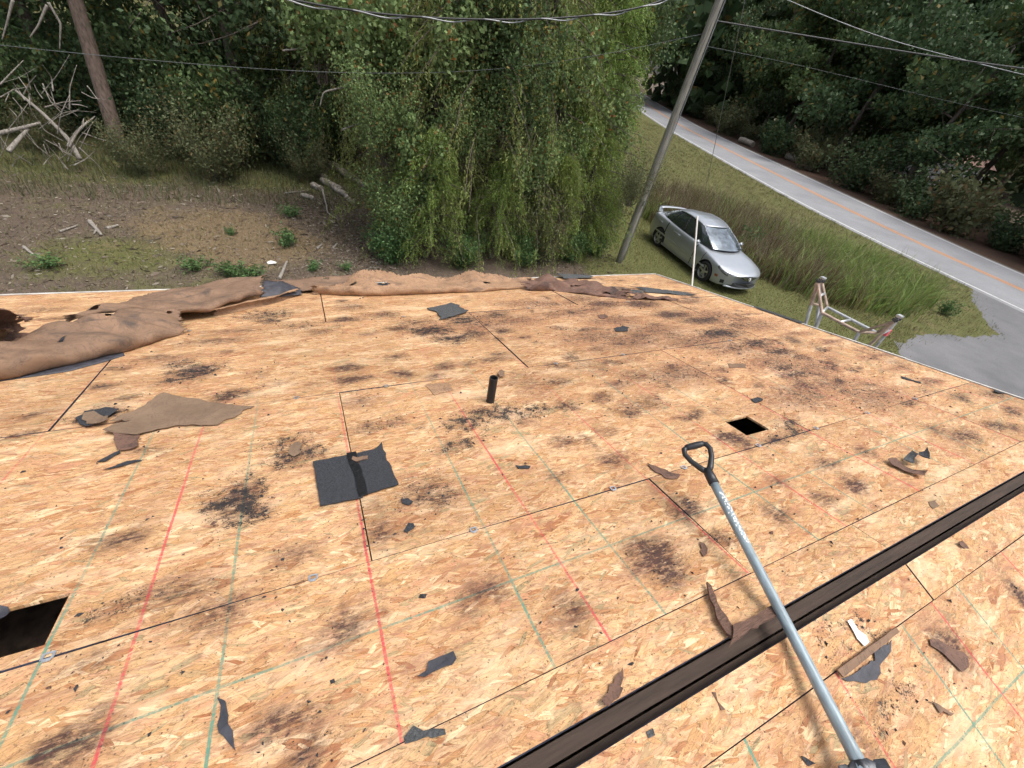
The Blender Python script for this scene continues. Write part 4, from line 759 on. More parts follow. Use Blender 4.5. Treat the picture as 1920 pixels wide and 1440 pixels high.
mb = MB(); mb.tube([(0, SL - .006, 0), (0, SL + .03, 0), (0, SL + .06, 0)], [R_ * 1.18, R_ * 1.15, R_ * 1.05], 16); mb.build('grip_socket', GRIP, shv, True, SM)
pts = [(0, SL + .045), (-.020, SL + .07), (-.042, SL + .11), (-.052, SL + .145), (-.046, SL + .168), (-.030, SL + .174)]
for sgn in (1, -1): mb = MB(); mb.tube([(sgn * x, y, 0) for x, y in pts], [.0125, .012, .0105, .0105, .011, .011], 12); mb.build('grip_arm', GRIP, shv, True, SM)
mb = MB(); mb.tube([(x, SL + .174, 0) for x in np.linspace(-.038, .038, 7)], [.0115, .0135, .0145, .015, .0145, .0135, .0115], 14); mb.build('grip_bar', GRIP, shv, True, SM)
# worn sticker flakes down the shaft
mb = MB(); r = random.Random(3)
for i in range(46):
    t = SL - .05 - i * .0042 - r.uniform(0, .004); a = r.gauss(.25, .30); w_, l_ = r.uniform(.0015, .004), r.uniform(.002, .006); rr = R_ * 1.015
    q = []
    for (da, dt) in ((-w_, -l_), (w_, -l_ * .6), (w_ * .7, l_), (-w_ * .8, l_ * .7)): q.append((rr * math.sin(a + da / rr), t + dt, rr * math.cos(a + da / rr)))
    mb.add(q, [(0, 1, 2, 3)])
mb.build('worn_sticker', WHITEP, shv, False, SM)
# blade: plate with folded shoulders running out of the picture toward the photographer
mb = MB(); nzb = []
for y, w_, z in ((-.005, .020, .012), (-.03, .055, .004), (-.05, .095, -.004), (-.22, .105, -.022), (-.26, .105, -.030)):
    for x in np.linspace(-1, 1, 9): nzb.append((x * w_, y, z + .012 * math.exp(-(x / .28) ** 2) * max(0, 1 + y / .2)))
fs = [(i * 9 + j, i * 9 + j + 1, (i + 1) * 9 + j + 1, (i + 1) * 9 + j) for i in range(4) for j in range(8)]; mb.add(nzb, fs)
bo = mb.build('blade', STEEL, shv, True, SM); m = bo.modifiers.new('thickness', 'SOLIDIFY'); m.thickness = .003
mb = MB()
for x in (-.062, .062): mb.box((x * .72, -.035, .014), (.030, .05, .006), 0, np.array(Matrix.Rotation(-.5 * np.sign(x), 3, 'Y')))
mb.build('blade_step', STEEL, shv, False, SM, bevel=.002)
mb = MB()
for x in np.linspace(-.095, .095, 9): mb.add([(x - .010, -.258, -.031), (x + .010, -.258, -.031), (x, -.285, -.035), (x - .010, -.258, -.028), (x + .010, -.258, -.028), (x, -.285, -.032)], [(0,2,1), (3,4,5), (0,1,4,3), (1,2,5,4), (2,0,3,5)])
mb.build('blade_teeth', STEEL, shv, False, SM)
#PART4
# ------------------------------------------------------------------ beside the roof edge
# bent-up drip edge / white stake at the rake
b0 = rw(U1 + .03, us(1300, 536)[1], .0); t0 = atD(1308, 405, math.hypot(*(b0[:2] - CAM[:2])) + .12)
mb = MB(); mb.bar(np.array(b0) - (t0 - b0) * .12, t0, .018, .012, up=(0, 1, 0)); tag(mb.build('white_stake', WHITEP), 'thin white stake rising from the roof edge in front of the car', 'stake')
# folding ladder with its hinges standing above the rake
lad = empty('folding_ladder', (5.15, 2.4, GZ), 0, 'aluminium and brown folding ladder frame standing up past the right roof edge', 'ladder')
LM = Matrix.Translation((-5.15, -2.4, -GZ)); XF, XR = 4.98, 5.36
def lp(x, y, X): return atX(x, y, X)
def lbar(nm, a, b_, mat, w=.042, t=.02): mb = MB(); mb.bar(a, b_, t, w, up=(1, 0, 0.001)); return mb.build(nm, mat, lad, mw=LM, bevel=.004)
capL, elL, elR, capR = lp(1533, 530, XF), lp(1541, 586, XF), lp(1611, 623, XF), lp(1676, 603, XF)
capL2, elL2, elR2, capR2 = lp(1541, 530, XR), lp(1551, 576, XR), lp(1644, 624, XR), lp(1682, 601, XR)
ftL = lp(1511, 606, XF); ftL2 = lp(1530, 614, XR); ftR = lp(1632, 646, XF); ftR2 = lp(1652, 638, XR)
def down(a, b_): k = (GZ - a[2]) / (b_[2] - a[2]); return a + (b_ - a) * k
lbar('rail', capL, capL + (ftL - capL) * .55, RUSTY, .052); lbar('rail', capL + (ftL - capL) * .553, down(capL, ftL), ALU); lbar('rail', capL2, down(capL2, ftL2), ALU)
lbar('rail', capL, elL, RUSTY, .04); lbar('rail', capL2, elL2, RUSTY, .04); lbar('rail', elL, elR, RUSTY, .05); lbar('rail', elL2, elR2, ALU, .05)
lbar('rail', elR, capR, RUSTY, .05); lbar('rail', elR2, capR2, RUSTY, .045); lbar('rail', capR, down(capR, ftR), RUSTY, .05); lbar('rail', capR2, down(capR2, ftR2), ALU, .04)
lbar('rail', elL, down(elL, lp(1530, 614, XF)), ALU, .05); lbar('rail', elR, down(elR, lp(1601, 640, XF)), ALU, .05)
for a, b_, m in ((elL, elL2, ALU), (elR, elR2, RUSTY), (capL + (elL - capL) * .45, capL2 + (elL2 - capL2) * .45, ALU), (elL + (elR - elL) * .5, elL2 + (elR2 - elL2) * .5, ALU), (capL + (ftL - capL) * .5, capL2 + (ftL2 - capL2) * .5, RUSTY), (capR + (ftR - capR) * .5, capR2 + (ftR2 - capR2) * .5, ALU)):
    mb = MB(); mb.tube([a, b_], .014, 10); mb.build('rung', m, lad, True, LM)
for c, c2 in ((capL, capL2), (capR, capR2)):
    for q in (c, c2): mb = MB(); mb.box(q + np.array([0, 0, .02]), (.036, .05, .05)); mb.build('hinge_cap', RUBBER, lad, mw=LM, bevel=.012)
    mb = MB(); mb.box((c + c2) / 2 + np.array([0, 0, .058]), (.06, .05, .02)); mb.build('hinge_plate', ALU, lad, mw=LM, bevel=.003)
q = capR2 + (ftR2 - capR2) * .45; mb = MB(); mb.bar(q, q + (ftR2 - capR2) * .30, .03, .046, up=(1, 0, .001)); mb.build('pink_tape', PINK, lad, mw=LM)

# ------------------------------------------------------------------ utility pole and wires
pb = ground(1160, 491); ptop = atD(1349, 0, math.hypot(*(pb[:2] - CAM[:2])) + .15); pd = (ptop - pb) / (ptop[2] - pb[2])
pole = empty('utility_pole', pb, 0, 'weathered grey wooden utility pole leaning beside the silver car', 'pole')
mb = MB(); mb.tube([pd * z for z in np.linspace(-.2, 9.5, 16)], list(np.linspace(.108, .080, 16)), 18); mb.build('pole_shaft', POLE_WOOD, pole, True)
mb = MB(); mb.tube([pd * .9 + np.array([-.12, -.04, 0]), pd * .9 + np.array([-.12, -.04, .05])], .02, 8); mb.bar(pd * 1.75 + np.array([-.02, -.125, 0]), pd * 1.9 + np.array([-.02, -.125, 0]), .05, .02); mb.build('pole_tag', ALU, pole)
mb = MB(); mb.tube([pd * z + np.array([.07, -.10, 0]) for z in np.linspace(.1, 9.0, 10)], .012, 6); mb.build('ground_wire', WIRE_GREY, pole)
PT = pb + pd * 8.2
def on_pole(y):                                 # the point of the pole seen at that picture height
    lo, hi = 0.0, 9.4
    for _ in range(40):
        m = (lo + hi) / 2; q = W.T @ (pb + pd * m - CAM)
        if 720 + F_PX * q[1] / q[2] > y: lo = m
        else: hi = m
    return pb + pd * lo
def wire(pts, rad, mat, label, name='overhead_wire', cat='wire', twist=None):
    P = np.array(pts); t = np.concatenate([[0], np.cumsum(np.linalg.norm(np.diff(P, axis=0), axis=1))]); n = 60; s = np.linspace(0, t[-1], n)
    # smooth parabola-like interpolation through the points
    Q = np.stack([np.interp(s, t, P[:, i]) for i in range(3)], 1)
    for _ in range(40): Q[1:-1] = .25 * Q[:-2] + .5 * Q[1:-1] + .25 * Q[2:]
    if twist is None: mb = MB(); mb.tube(Q, rad, 7); return tag(mb.build(name, mat, None, True), label, cat)
    e = empty(name, Q[0], 0, label, cat); mb = MB(); mb.tube(Q - Q[0] + [0, 0, rad * 1.3], rad, 7); mb.build('insulated_conductor', WIRE_BLK, e, True)
    ph = np.linspace(0, 60, 400); s2 = np.linspace(0, 1, 400); Q2 = np.stack([np.interp(s2, np.linspace(0, 1, n), Q[:, i]) for i in range(3)], 1); Q2[:, 2] += rad * 1.5 * np.sin(ph); Q2[:, 1] += rad * 1.5 * np.cos(ph)
    mb = MB(); mb.tube(Q2 - Q[0], rad * .75, 6); mb.build('bare_neutral', mat, e, True); return e
Yw = pb[1] - .3
wire([atY(470, -14, Yw), atY(560, 11, Yw), atY(640, 24, Yw), atY(740, 34, Yw), atY(860, 40, Yw), atY(960, 41, Yw), atY(1060, 38, Yw), atY(1160, 27, Yw), atY(1230, 14, Yw), atY(1300, -4, Yw), PT], .016, WIRE_GREY, 'thick twisted service cable sagging across the top of the trees', 'service_cable', 'cable', twist=1)
wire([atY(-60, 78, Yw + .5), atY(100, 97, Yw + .5), atY(330, 118, Yw + .5), atY(560, 136, Yw + .5), atY(760, 139, Yw + .5), atY(900, 135, Yw + .5), atY(1060, 116, Yw + .5), atY(1180, 93, Yw + .5), on_pole(62)], .0045, WIRE_DULL, 'thin grey wire running left from the pole across the trees')
wn = np.array([.42, 1.0, 0]); wn /= np.linalg.norm(wn)
wire([on_pole(38), atPlane(1480, 62, pb, wn), atPlane(1640, 88, pb, wn), atPlane(1790, 112, pb, wn), atPlane(1930, 130, pb, wn), atPlane(2100, 150, pb, wn)], .016, WIRE_BLK, 'thick black cable running right from the pole above the road')
p2 = pb + np.array([2.5, 3.0, 0])
wire([atPlane(1440, -16, p2, wn), atPlane(1540, 28, p2, wn), atPlane(1660, 74, p2, wn), atPlane(1790, 108, p2, wn), atPlane(1925, 142, p2, wn), atPlane(2080, 175, p2, wn)], .010, WIRE_GREY, 'grey wire crossing the black cable at the upper right')
wire([on_pole(85), atPlane(1480, 118, p2, wn), atPlane(1600, 146, p2, wn), atPlane(1760, 186, p2, wn), atPlane(1925, 222, p2, wn)], .004, WIRE_DULL, 'faint thin wire below the black cable at the right')
ga = ground(1316, 388); wire([ga, ga + (np.array(PT) - ga) * .5, PT], .010, WIRE_GREY, 'steel guy wire dropping from the pole into the grass behind the car', 'guy_wire')

# ------------------------------------------------------------------ the silver car
def build_car():
    r_c, f_c = ground(1228, 459), ground(1314, 527)
    fw = f_c - r_c; ang = math.atan2(fw[1], fw[0]); fwd = np.array([math.cos(ang), math.sin(ang), 0]); lft = np.array([-fwd[1], fwd[0], 0])
    org = (r_c + f_c) / 2 + lft * .80
    car = empty('parked_car', org, ang, 'silver four-door car with a rear spoiler parked on the grass', 'car')
    car.scale = (.955, .97, .97)
    # stations: x, z bottom, z side crease, z shoulder, z top centre, half width low, half width mid, half width shoulder, half width top
    S = np.array([
        [2.345, .34, .50, .60, .62, .46, .52, .50, .30],
        [2.30, .26, .48, .63, .66, .62, .68, .66, .42],
        [2.18, .21, .46, .665, .70, .74, .79, .76, .50],
        [1.95, .19, .46, .715, .755, .80, .855, .80, .55],
        [1.60, .18, .47, .775, .815, .84, .885, .80, .58],
        [1.15, .18, .48, .835, .885, .85, .89, .79, .60],
        [.85, .18, .49, .875, .925, .855, .89, .79, .62],
        [.45, .18, .50, .905, .945, .86, .89, .80, .65],
        [-.30, .18, .51, .930, .96, .86, .89, .81, .65],
        [-1.0, .18, .53, .955, .985, .86, .89, .81, .65],
        [-1.55, .19, .54, .975, 1.01, .85, .885, .80, .62],
        [-1.95, .22, .55, .985, 1.02, .82, .87, .78, .60],
        [-2.22, .27, .55, .965, 1.00, .76, .83, .74, .56],
        [-2.36, .32, .53, .88, .93, .66, .77, .68, .50],
        [-2.405, .38, .52, .72, .76, .55, .66, .58, .40]])
    ts = np.linspace(0, 1, len(S))
    def stat(t): return np.array([np.interp(t, ts, S[:, i]) for i in range(9)])
    from_fine = np.linspace(0, 1, 90); fine = np.array([stat(t) for t in from_fine])
    for _ in range(4): fine[1:-1] = .25 * fine[:-2] + .5 * fine[1:-1] + .25 * fine[2:]
    def surf(t, v):
        """v: 0 bottom edge .. .3 crease .. .6 shoulder .. 1 centre line on top"""
        a = np.array([np.interp(t, from_fine, fine[:, i]) for i in range(9)]); x, zb, zc, zs, zt, wb, wm, ws, wt = a
        kv = [0, .12, .30, .50, .60, .68, .80, 1.0]
        ky = [wb, wb + (wm - wb) * .75, wm, wm * .985, ws + (wm - ws) * .35, ws, wt, 0]
        kz = [zb, zb + (zc - zb) * .3, zc, zc + (zs - zc) * .72, zs - .015, zs + .008, zs + (zt - zs) * .72, zt]
        yy = np.interp(v, kv, ky); kf = .30 * np.clip((x - 1.2) / 1.145, 0, 1) ** 1.6 + -.22 * np.clip((-x - 1.6) / .8, 0, 1) ** 1.6
        return np.array([x - kf * (yy / .80) ** 2.2, yy, np.interp(v, kv, kz)])
    nt_, nv_ = 90, 26; G = np.array([[surf(t, v) for v in np.linspace(0, 1, nv_)] for t in np.linspace(0, 1, nt_)])
    for _ in range(2): G[:, 1:-1] = .25 * G[:, :-2] + .5 * G[:, 1:-1] + .25 * G[:, 2:]
    loop = np.concatenate([G * [1, -1, 1], G[:, -2::-1]], 1); k = loop.shape[1]; V = loop.reshape(-1, 3).tolist(); F = []
    for i in range(nt_ - 1):
        for j in range(k): F.append((i*k+j, i*k+(j+1) % k, (i+1)*k+(j+1) % k, (i+1)*k+j))
    F.append(tuple(range(k - 1, -1, -1))); F.append(tuple((nt_ - 1) * k + j for j in range(k)))
    bm = bmesh.new(); vs = [bm.verts.new(v) for v in V]
    for f in F: bm.faces.new([vs[i] for i in f])
    bmesh.ops.recalc_face_normals(bm, faces=bm.faces[:]); me = bpy.data.meshes.new('car_body'); bm.to_mesh(me); bm.free(); me.materials.append(CPAINT); me.materials.append(CTRIM)
    body = obj('car_body', me, car)
    WB = ((1.3375, .645), (-1.3375, .645))
    cut = MB()
    for x, _ in WB:
        for sg in (-1, 1): cut.tube([(x, sg * .52, .315), (x, sg * 1.2, .315)], .372, 36, mi=0)
    co = cut.build('cutter', CTRIM); bpy.context.view_layer.update()
    md = body.modifiers.new('arches', 'BOOLEAN'); md.object = co; md.operation = 'DIFFERENCE'; md.solver = 'EXACT'
    co.parent = car; bpy.context.view_layer.update()
    dg = bpy.context.evaluated_depsgraph_get(); nm = bpy.data.meshes.new_from_object(body.evaluated_get(dg)); body.modifiers.clear(); body.data = nm; nm.name = 'car_body'
    cm_ = co.data; bpy.data.objects.remove(co); bpy.data.meshes.remove(cm_)
    nm.polygons.foreach_set('use_smooth', np.ones(len(nm.polygons), bool))
    try: nm.set_sharp_from_angle(angle=math.radians(32))
    except Exception: pass
    for pl in nm.polygons:
        c = pl.center
        for x, _ in WB:
            rr = math.hypot(c.x - x, c.z - .315)
            if abs(rr - .372) < .012 and abs(c.y) > .5 and abs(pl.normal.y) < .5: pl.material_index = 1
            if abs(abs(c.y) - .52) < .01 and rr < .37: pl.material_index = 1
    # patches lifted off the body surface
    def patch(nm_, mat, corners, off=.004, n=8, side=1, parent=car):
        c = np.array(corners, float); P = []
        for a in np.linspace(0, 1, n):
            for b_ in np.linspace(0, 1, n):
                q = (c[0] * (1 - a) + c[1] * a) * (1 - b_) + (c[3] * (1 - a) + c[2] * a) * b_; t, v = q
                p = surf(t, v); e = 1e-3; n_ = np.cross(surf(min(1, t + e), v) - surf(max(0, t - e), v), surf(t, min(1, v + e)) - surf(t, max(0, v - e))); n_ = n_ / (np.linalg.norm(n_) + 1e-9)
                if n_ @ (p - np.array([p[0] * .8, 0, .45])) < 0: n_ = -n_
                p = p + n_ * off; P.append((p[0], p[1] * side, p[2]))
        fs = [(i*n+j, i*n+j+1, (i+1)*n+j+1, (i+1)*n+j) for i in range(n-1) for j in range(n-1)]
        mb = MB(); mb.add(P, fs); o = mb.build(nm_, mat, parent, True); m_ = o.modifiers.new('thickness', 'SOLIDIFY'); m_.thickness = .006; m_.offset = 0; return o
    # front face pieces are modelled on the rounded nose
    for sg in (1, -1):
        hl = patch('headlight', CTRIM, [(.062, .40), (.215, .54), (.225, .665), (.085, .61)], .004, side=sg)
        patch('lens', CLAMP, [(.072, .43), (.205, .555), (.212, .65), (.095, .60)], .009, side=sg, parent=hl)
        patch('fog_recess', CTRIM, [(.075, .08), (.12, .10), (.12, .22), (.075, .22)], .005, side=sg)
        patch('side_marker', CAMBER, [(.165, .25), (.205, .25), (.205, .32), (.165, .32)], .005, side=sg)
        patch('tail_light', simple('tail_lamp_red', (.22, .02, .02), .2) if sg == 1 else bpy.data.materials['tail_lamp_red'], [(.915, .42), (.96, .42), (.95, .62), (.90, .60)], .006, side=sg)
        for (a, b_) in ((.47, .475), (.655, .66)): patch('door_seam', CTRIM, [(a, .06), (b_, .06), (b_, .62), (a, .62)], .0015, 10, sg)
        patch('door_seam', CTRIM, [(.385, .06), (.389, .06), (.378, .60), (.374, .60)], .0015, 10, sg)
        for t in (.575, .70): patch('door_handle', CPAINT, [(t, .46), (t + .035, .46), (t + .035, .50), (t, .50)], .018, 5, sg)
        patch('side_moulding', CPAINT, [(.33, .26), (.735, .26), (.735, .30), (.33, .30)], .010, 12, sg)
        patch('sill_skirt', CPAINT, [(.30, .005), (.76, .005), (.76, .075), (.30, .075)], .016, 12, sg)
    def nose(nm_, mat, pts, x0=2.36, d=.03, parent=car):
        mb = MB(); n = len(pts); vs = []
        for dx in (0, -d):
            for (y, z) in pts: vs.append((x0 + dx - .30 * (abs(y) / .80) ** 2.2, y, z))
        fs = [tuple(range(n)), tuple(range(2*n-1, n-1, -1))] + [(i, i+n, (i+1) % n+n, (i+1) % n) for i in range(n)]; mb.add(vs, fs); return mb.build(nm_, mat, parent)
    nose('lower_grille', CGRILL, [(-.46, .30), (-.2, .275), (0, .27), (.2, .275), (.46, .30), (.44, .385), (.2, .40), (0, .405), (-.2, .40), (-.44, .385)], 2.372, .06)
    gr = nose('upper_grille', CTRIM, [(-.34, .615), (-.16, .525), (0, .495), (.16, .525), (.34, .615), (.15, .635), (0, .64), (-.15, .635)], 2.368, .06)
    for i, z in enumerate((.545, .585)): nose('grille_bar', CCHROME, [(-.2 - .06 * i, z + .01), (0, z - .012), (.2 + .06 * i, z + .01), (.2 + .06 * i, z + .024), (0, z + .004), (-.2 - .06 * i, z + .024)], 2.376, .015, gr)
    # winged emblem
    em = MB(); pts = []
    for a in np.linspace(0, 2 * math.pi, 28)[:-1]: pts.append((.062 * math.cos(a), .046 * math.sin(a)))
    em.tube([(2.385, y, .575 + z) for y, z in pts + pts[:1]], .007, 6, cap=False)
    em.tube([(2.385, -.058, .588), (2.387, -.03, .578), (2.388, 0, .555), (2.387, .03, .578), (2.385, .058, .588)], .007, 6); em.build('emblem', CCHROME, gr, True)
    mb = MB(); mb.tube([(2.33 - .30 * (abs(y) / .80) ** 2.2, y, .245) for y in np.linspace(-.66, .66, 15)], .03, 8); mb.build('front_lip', CPAINT, car, True)
    # greenhouse
    belt = [(1.02, .60, .935), (.62, .715, .925), (.2, .745, .935), (-.4, .755, .955), (-1.0, .745, .975), (-1.55, .69, .995), (-1.86, .60, 1.015)]
    roof_ = [(.18, .50, 1.345), (.02, .535, 1.385), (-.2, .555, 1.415), (-.5, .565, 1.43), (-.85, .55, 1.415), (-1.05, .525, 1.385), (-1.22, .48, 1.345)]
    bel = interp_poly(belt, 40); rf = interp_poly(roof_, 40)
    def green(s, w): p = bel[s] * (1 - w) + rf[s] * w; bul = .045 * math.sin(math.pi * w); return np.array([p[0], p[1] + bul * .6, p[2] + bul * .25])
    nw = 8; VG = []
    for s in range(40):
        row = [green(s, w) for w in np.linspace(0, 1, nw)]; VG.append(row)
    VG = np.array(VG); mb = MB()
    for sg in (1, -1):
        q = (VG * [1, sg, 1]).reshape(-1, 3); mb.add(q, [(i*nw+j, i*nw+j+1, (i+1)*nw+j+1, (i+1)*nw+j) for i in range(39) for j in range(nw-1)])
    def sweep(row, bulge):      # windscreen / rear window: across between the two sides
        P = []
        for w in range(nw):
            p = row[w]
            for y in np.linspace(-1, 1, 11): P.append((p[0] + bulge * (1 - y * y), p[1] * y, p[2] + .012 * (1 - y * y)))
        return P, [(i*11+j, i*11+j+1, (i+1)*11+j+1, (i+1)*11+j) for i in range(nw-1) for j in range(10)]
    mb.build('side_windows', CGLASS, car, True)
    for row, bl, nm_ in ((VG[0], .16, 'windscreen'), (VG[-1], -.10, 'rear_window')):
        mb = MB(); P, fs = sweep(row, bl); mb.add(P, fs); mb.build(nm_, CSCREEN, car, True)
    # roof panel
    mb = MB(); P = []
    for s in range(40):
        for y in np.linspace(-1, 1, 13): P.append((rf[s][0] + (.16 * (1 - y * y) * max(0, 1 - s / 6) if s < 6 else (-.10 * (1 - y * y) * (s - 33) / 6 if s > 33 else 0)), (rf[s][1] + .018) * y, rf[s][2] + .006 + .045 * (1 - y * y) - .012 * abs(y) ** 6))
    mb.add(P, [(i*13+j, i*13+j+1, (i+1)*13+j+1, (i+1)*13+j) for i in range(39) for j in range(12)]); o = mb.build('roof_panel', CPAINT, car, True); m_ = o.modifiers.new('t', 'SOLIDIFY'); m_.thickness = .02
    # pillars and window frames
    for sg in (1, -1):
        for nm_, s0, s1, w_, mt in (('a_pillar', 0, 1, .050, CPAINT), ('c_pillar', 36, 38, .13, CPAINT), ('b_pillar', 19, 19, .055, CTRIM), ('window_divider', 30, 31, .035, CTRIM)):
            a = [green(int(round(s0 + (s1 - s0) * w)), w) * [1, sg, 1] + [0, sg * .004, .003] for w in np.linspace(0, 1, 7)]
            mb = MB()
            for p, q in zip(a[:-1], a[1:]): mb.bar(p, q, .022, w_, up=(1, 0, .3))
            mb.build(nm_, mt, car, True)
        mb = MB(); mb.tube([bel[s] * [1, sg, 1] + [0, sg * .012, -.006] for s in range(0, 40, 2)], .013, 6); mb.build('belt_moulding', CTRIM, car, True)
        mb = MB(); mb.tube([rf[s] * [1, sg, 1] + [0, sg * .012, -.004] for s in range(0, 40, 2)], .020, 6); mb.build('roof_rail', CPAINT, car, True)
        # mirror
        mb = MB(); mb.box((.62, sg * .93, .985), (.10, .17, .115)); mi = mb.build('wing_mirror', CPAINT, car, True, bevel=.035)
        mb = MB(); mb.bar((.64, sg * .78, .945), (.63, sg * .88, .965), .05, .035); mb.build('mirror_arm', CTRIM, mi)
        # seats seen through the glass are dark; sun visor line left to the glass
    # rear screen deck and spoiler
    mb = MB(); sp = [(-2.20, y, 1.150 - .035 * abs(y / .62) ** 3) for y in np.linspace(-.62, .62, 15)]
    P = []
    for (x, y, z) in sp: P += [(x + .13, y, z + .005), (x + .02, y, z + .024), (x - .12, y, z + .014), (x - .10, y, z - .008), (x + .06, y, z - .012)]
    mb.add(P, [(i*5+j, i*5+(j+1) % 5, (i+1)*5+(j+1) % 5, (i+1)*5+j) for i in range(14) for j in range(5)] + [(4,3,2,1,0), tuple(70 + j for j in range(5))]); spo = mb.build('rear_spoiler', CPAINT, car, True)
    for sg in (1, -1): mb = MB(); mb.bar((-2.14, sg * .60, 1.135), (-2.06, sg * .635, .985), .20, .04, up=(1, 0, 0)); mb.build('spoiler_post', CPAINT, spo, bevel=.012)
    # wipers
    for y0 in (.15, -.45): mb = MB(); mb.bar((1.10 - .12 * abs(y0), y0, .955), (1.04, y0 + .5, .985), .012, .012); mb.build('wiper', CTRIM, car)
    # wheels
    def wheel(x, y, sg):
        w = MB(); prof = [(.20, -.09), (.225, -.105), (.285, -.105), (.312, -.085), (.318, -.04), (.318, .04), (.312, .085), (.285, .105), (.225, .105), (.20, .09)]; n = 40
        vs = [(r * math.cos(2*math.pi*i/n), yy, r * math.sin(2*math.pi*i/n)) for i in range(n) for r, yy in prof]; k = len(prof)
        w.add(vs, [(i*k+j, i*k+(j+1) % k, ((i+1) % n)*k+(j+1) % k, ((i+1) % n)*k+j) for i in range(n) for j in range(k)])
        e = obj('wheel', None, car) if False else w.build('wheel', CTYRE, car, True); e.location = (x, y, .315)
        rm = MB(); n = 36
        ring = [(.222, sg * .095), (.205, sg * .100), (.198, sg * .085), (.198, -sg * .06)]
        vs = [(r * math.cos(2*math.pi*i/n), yy, r * math.sin(2*math.pi*i/n)) for i in range(n) for r, yy in ring]; k = 4
        rm.add(vs, [(i*k+j, i*k+j+1, ((i+1) % n)*k+j+1, ((i+1) % n)*k+j) for i in range(n) for j in range(3)])
        for s in range(5):
            a = 2 * math.pi * s / 5 + .3; ca, sa = math.cos(a), math.sin(a)
            q = []
            for r, hw, dz in ((.03, .030, .080), (.12, .024, .086), (.205, .036, .092)):
                for t_ in (-hw, hw): q.append((r * ca - t_ * sa, sg * dz, r * sa + t_ * ca))
            for r, hw, dz in ((.03, .030, .05), (.12, .024, .055), (.205, .036, .06)):
                for t_ in (-hw, hw): q.append((r * ca - t_ * sa, sg * dz, r * sa + t_ * ca))
            rm.add(q, [(0,1,3,2), (2,3,5,4), (6,8,9,7), (8,10,11,9), (0,2,8,6), (2,4,10,8), (1,7,9,3), (3,9,11,5)])
        rm.tube([(0, sg * .05, 0), (0, sg * .094, 0)], .042, 16); rm.build('rim', CRIM, e)
        hb = MB(); hb.tube([(0, sg * .02, 0), (0, sg * .03, 0)], .195, 28); hb.build('brake_disc', CTRIM, e)
    for x, _ in WB:
        for sg in (1, -1): wheel(x, sg * .785, sg)
    mb = MB(); mb.box((0, 0, .25), (4.2, 1.2, .12)); mb.build('underbody', CTRIM, car)
    mb = MB(); mb.box((-.1, 0, .80), (2.2, 1.3, .10)); mb.build('cabin_floor', CTRIM, car)
build_car()
#PART5
# ------------------------------------------------------------------ vegetation
def leaf_quads(C, size, aspect=.5, nrm=None, axis=None, r=None, fold=0.0):
    """C (n,3) leaf centres; axis: long direction; returns verts, faces (rhombus leaves)"""
    n = len(C); r = r or np.random.default_rng(1)
    if axis is None: axis = r.normal(0, 1, (n, 3)); axis[:, 2] -= .5
    axis = axis / (np.linalg.norm(axis, axis=1)[:, None] + 1e-9)
    b = r.normal(0, 1, (n, 3)); b[:, 2] *= .5; side = np.cross(axis, b); side /= np.linalg.norm(side, axis=1)[:, None] + 1e-9
    s = np.asarray(size).reshape(-1, 1); w = s * aspect
    V = np.stack([C - axis * s * .5, C + side * w * .5 - axis * s * .05, C + axis * s * .5, C - side * w * .5 - axis * s * .05], 1)
    return V.reshape(-1, 3), np.arange(n * 4).reshape(n, 4)
def leaf_mesh(name, C, size, mat, aspect=.5, axis=None, seed=0, tintbias=None):
    r = np.random.default_rng(seed); n = len(C); V, F = leaf_quads(C, size, aspect, axis=axis, r=r)
    t = r.uniform(0, 1, (n, 3)); 
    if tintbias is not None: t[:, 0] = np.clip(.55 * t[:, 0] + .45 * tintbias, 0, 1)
    return arr_mesh(name, V, F, mat, np.repeat(t, 4, 0))
def wobble_path(p0, p1, n, amp, r):
    P = np.linspace(p0, p1, n); o = np.cumsum(r.normal(0, amp, (n, 3)), 0); o -= np.linspace(0, 1, n)[:, None] * o[-1] * .4; o[0] = 0; return P + o
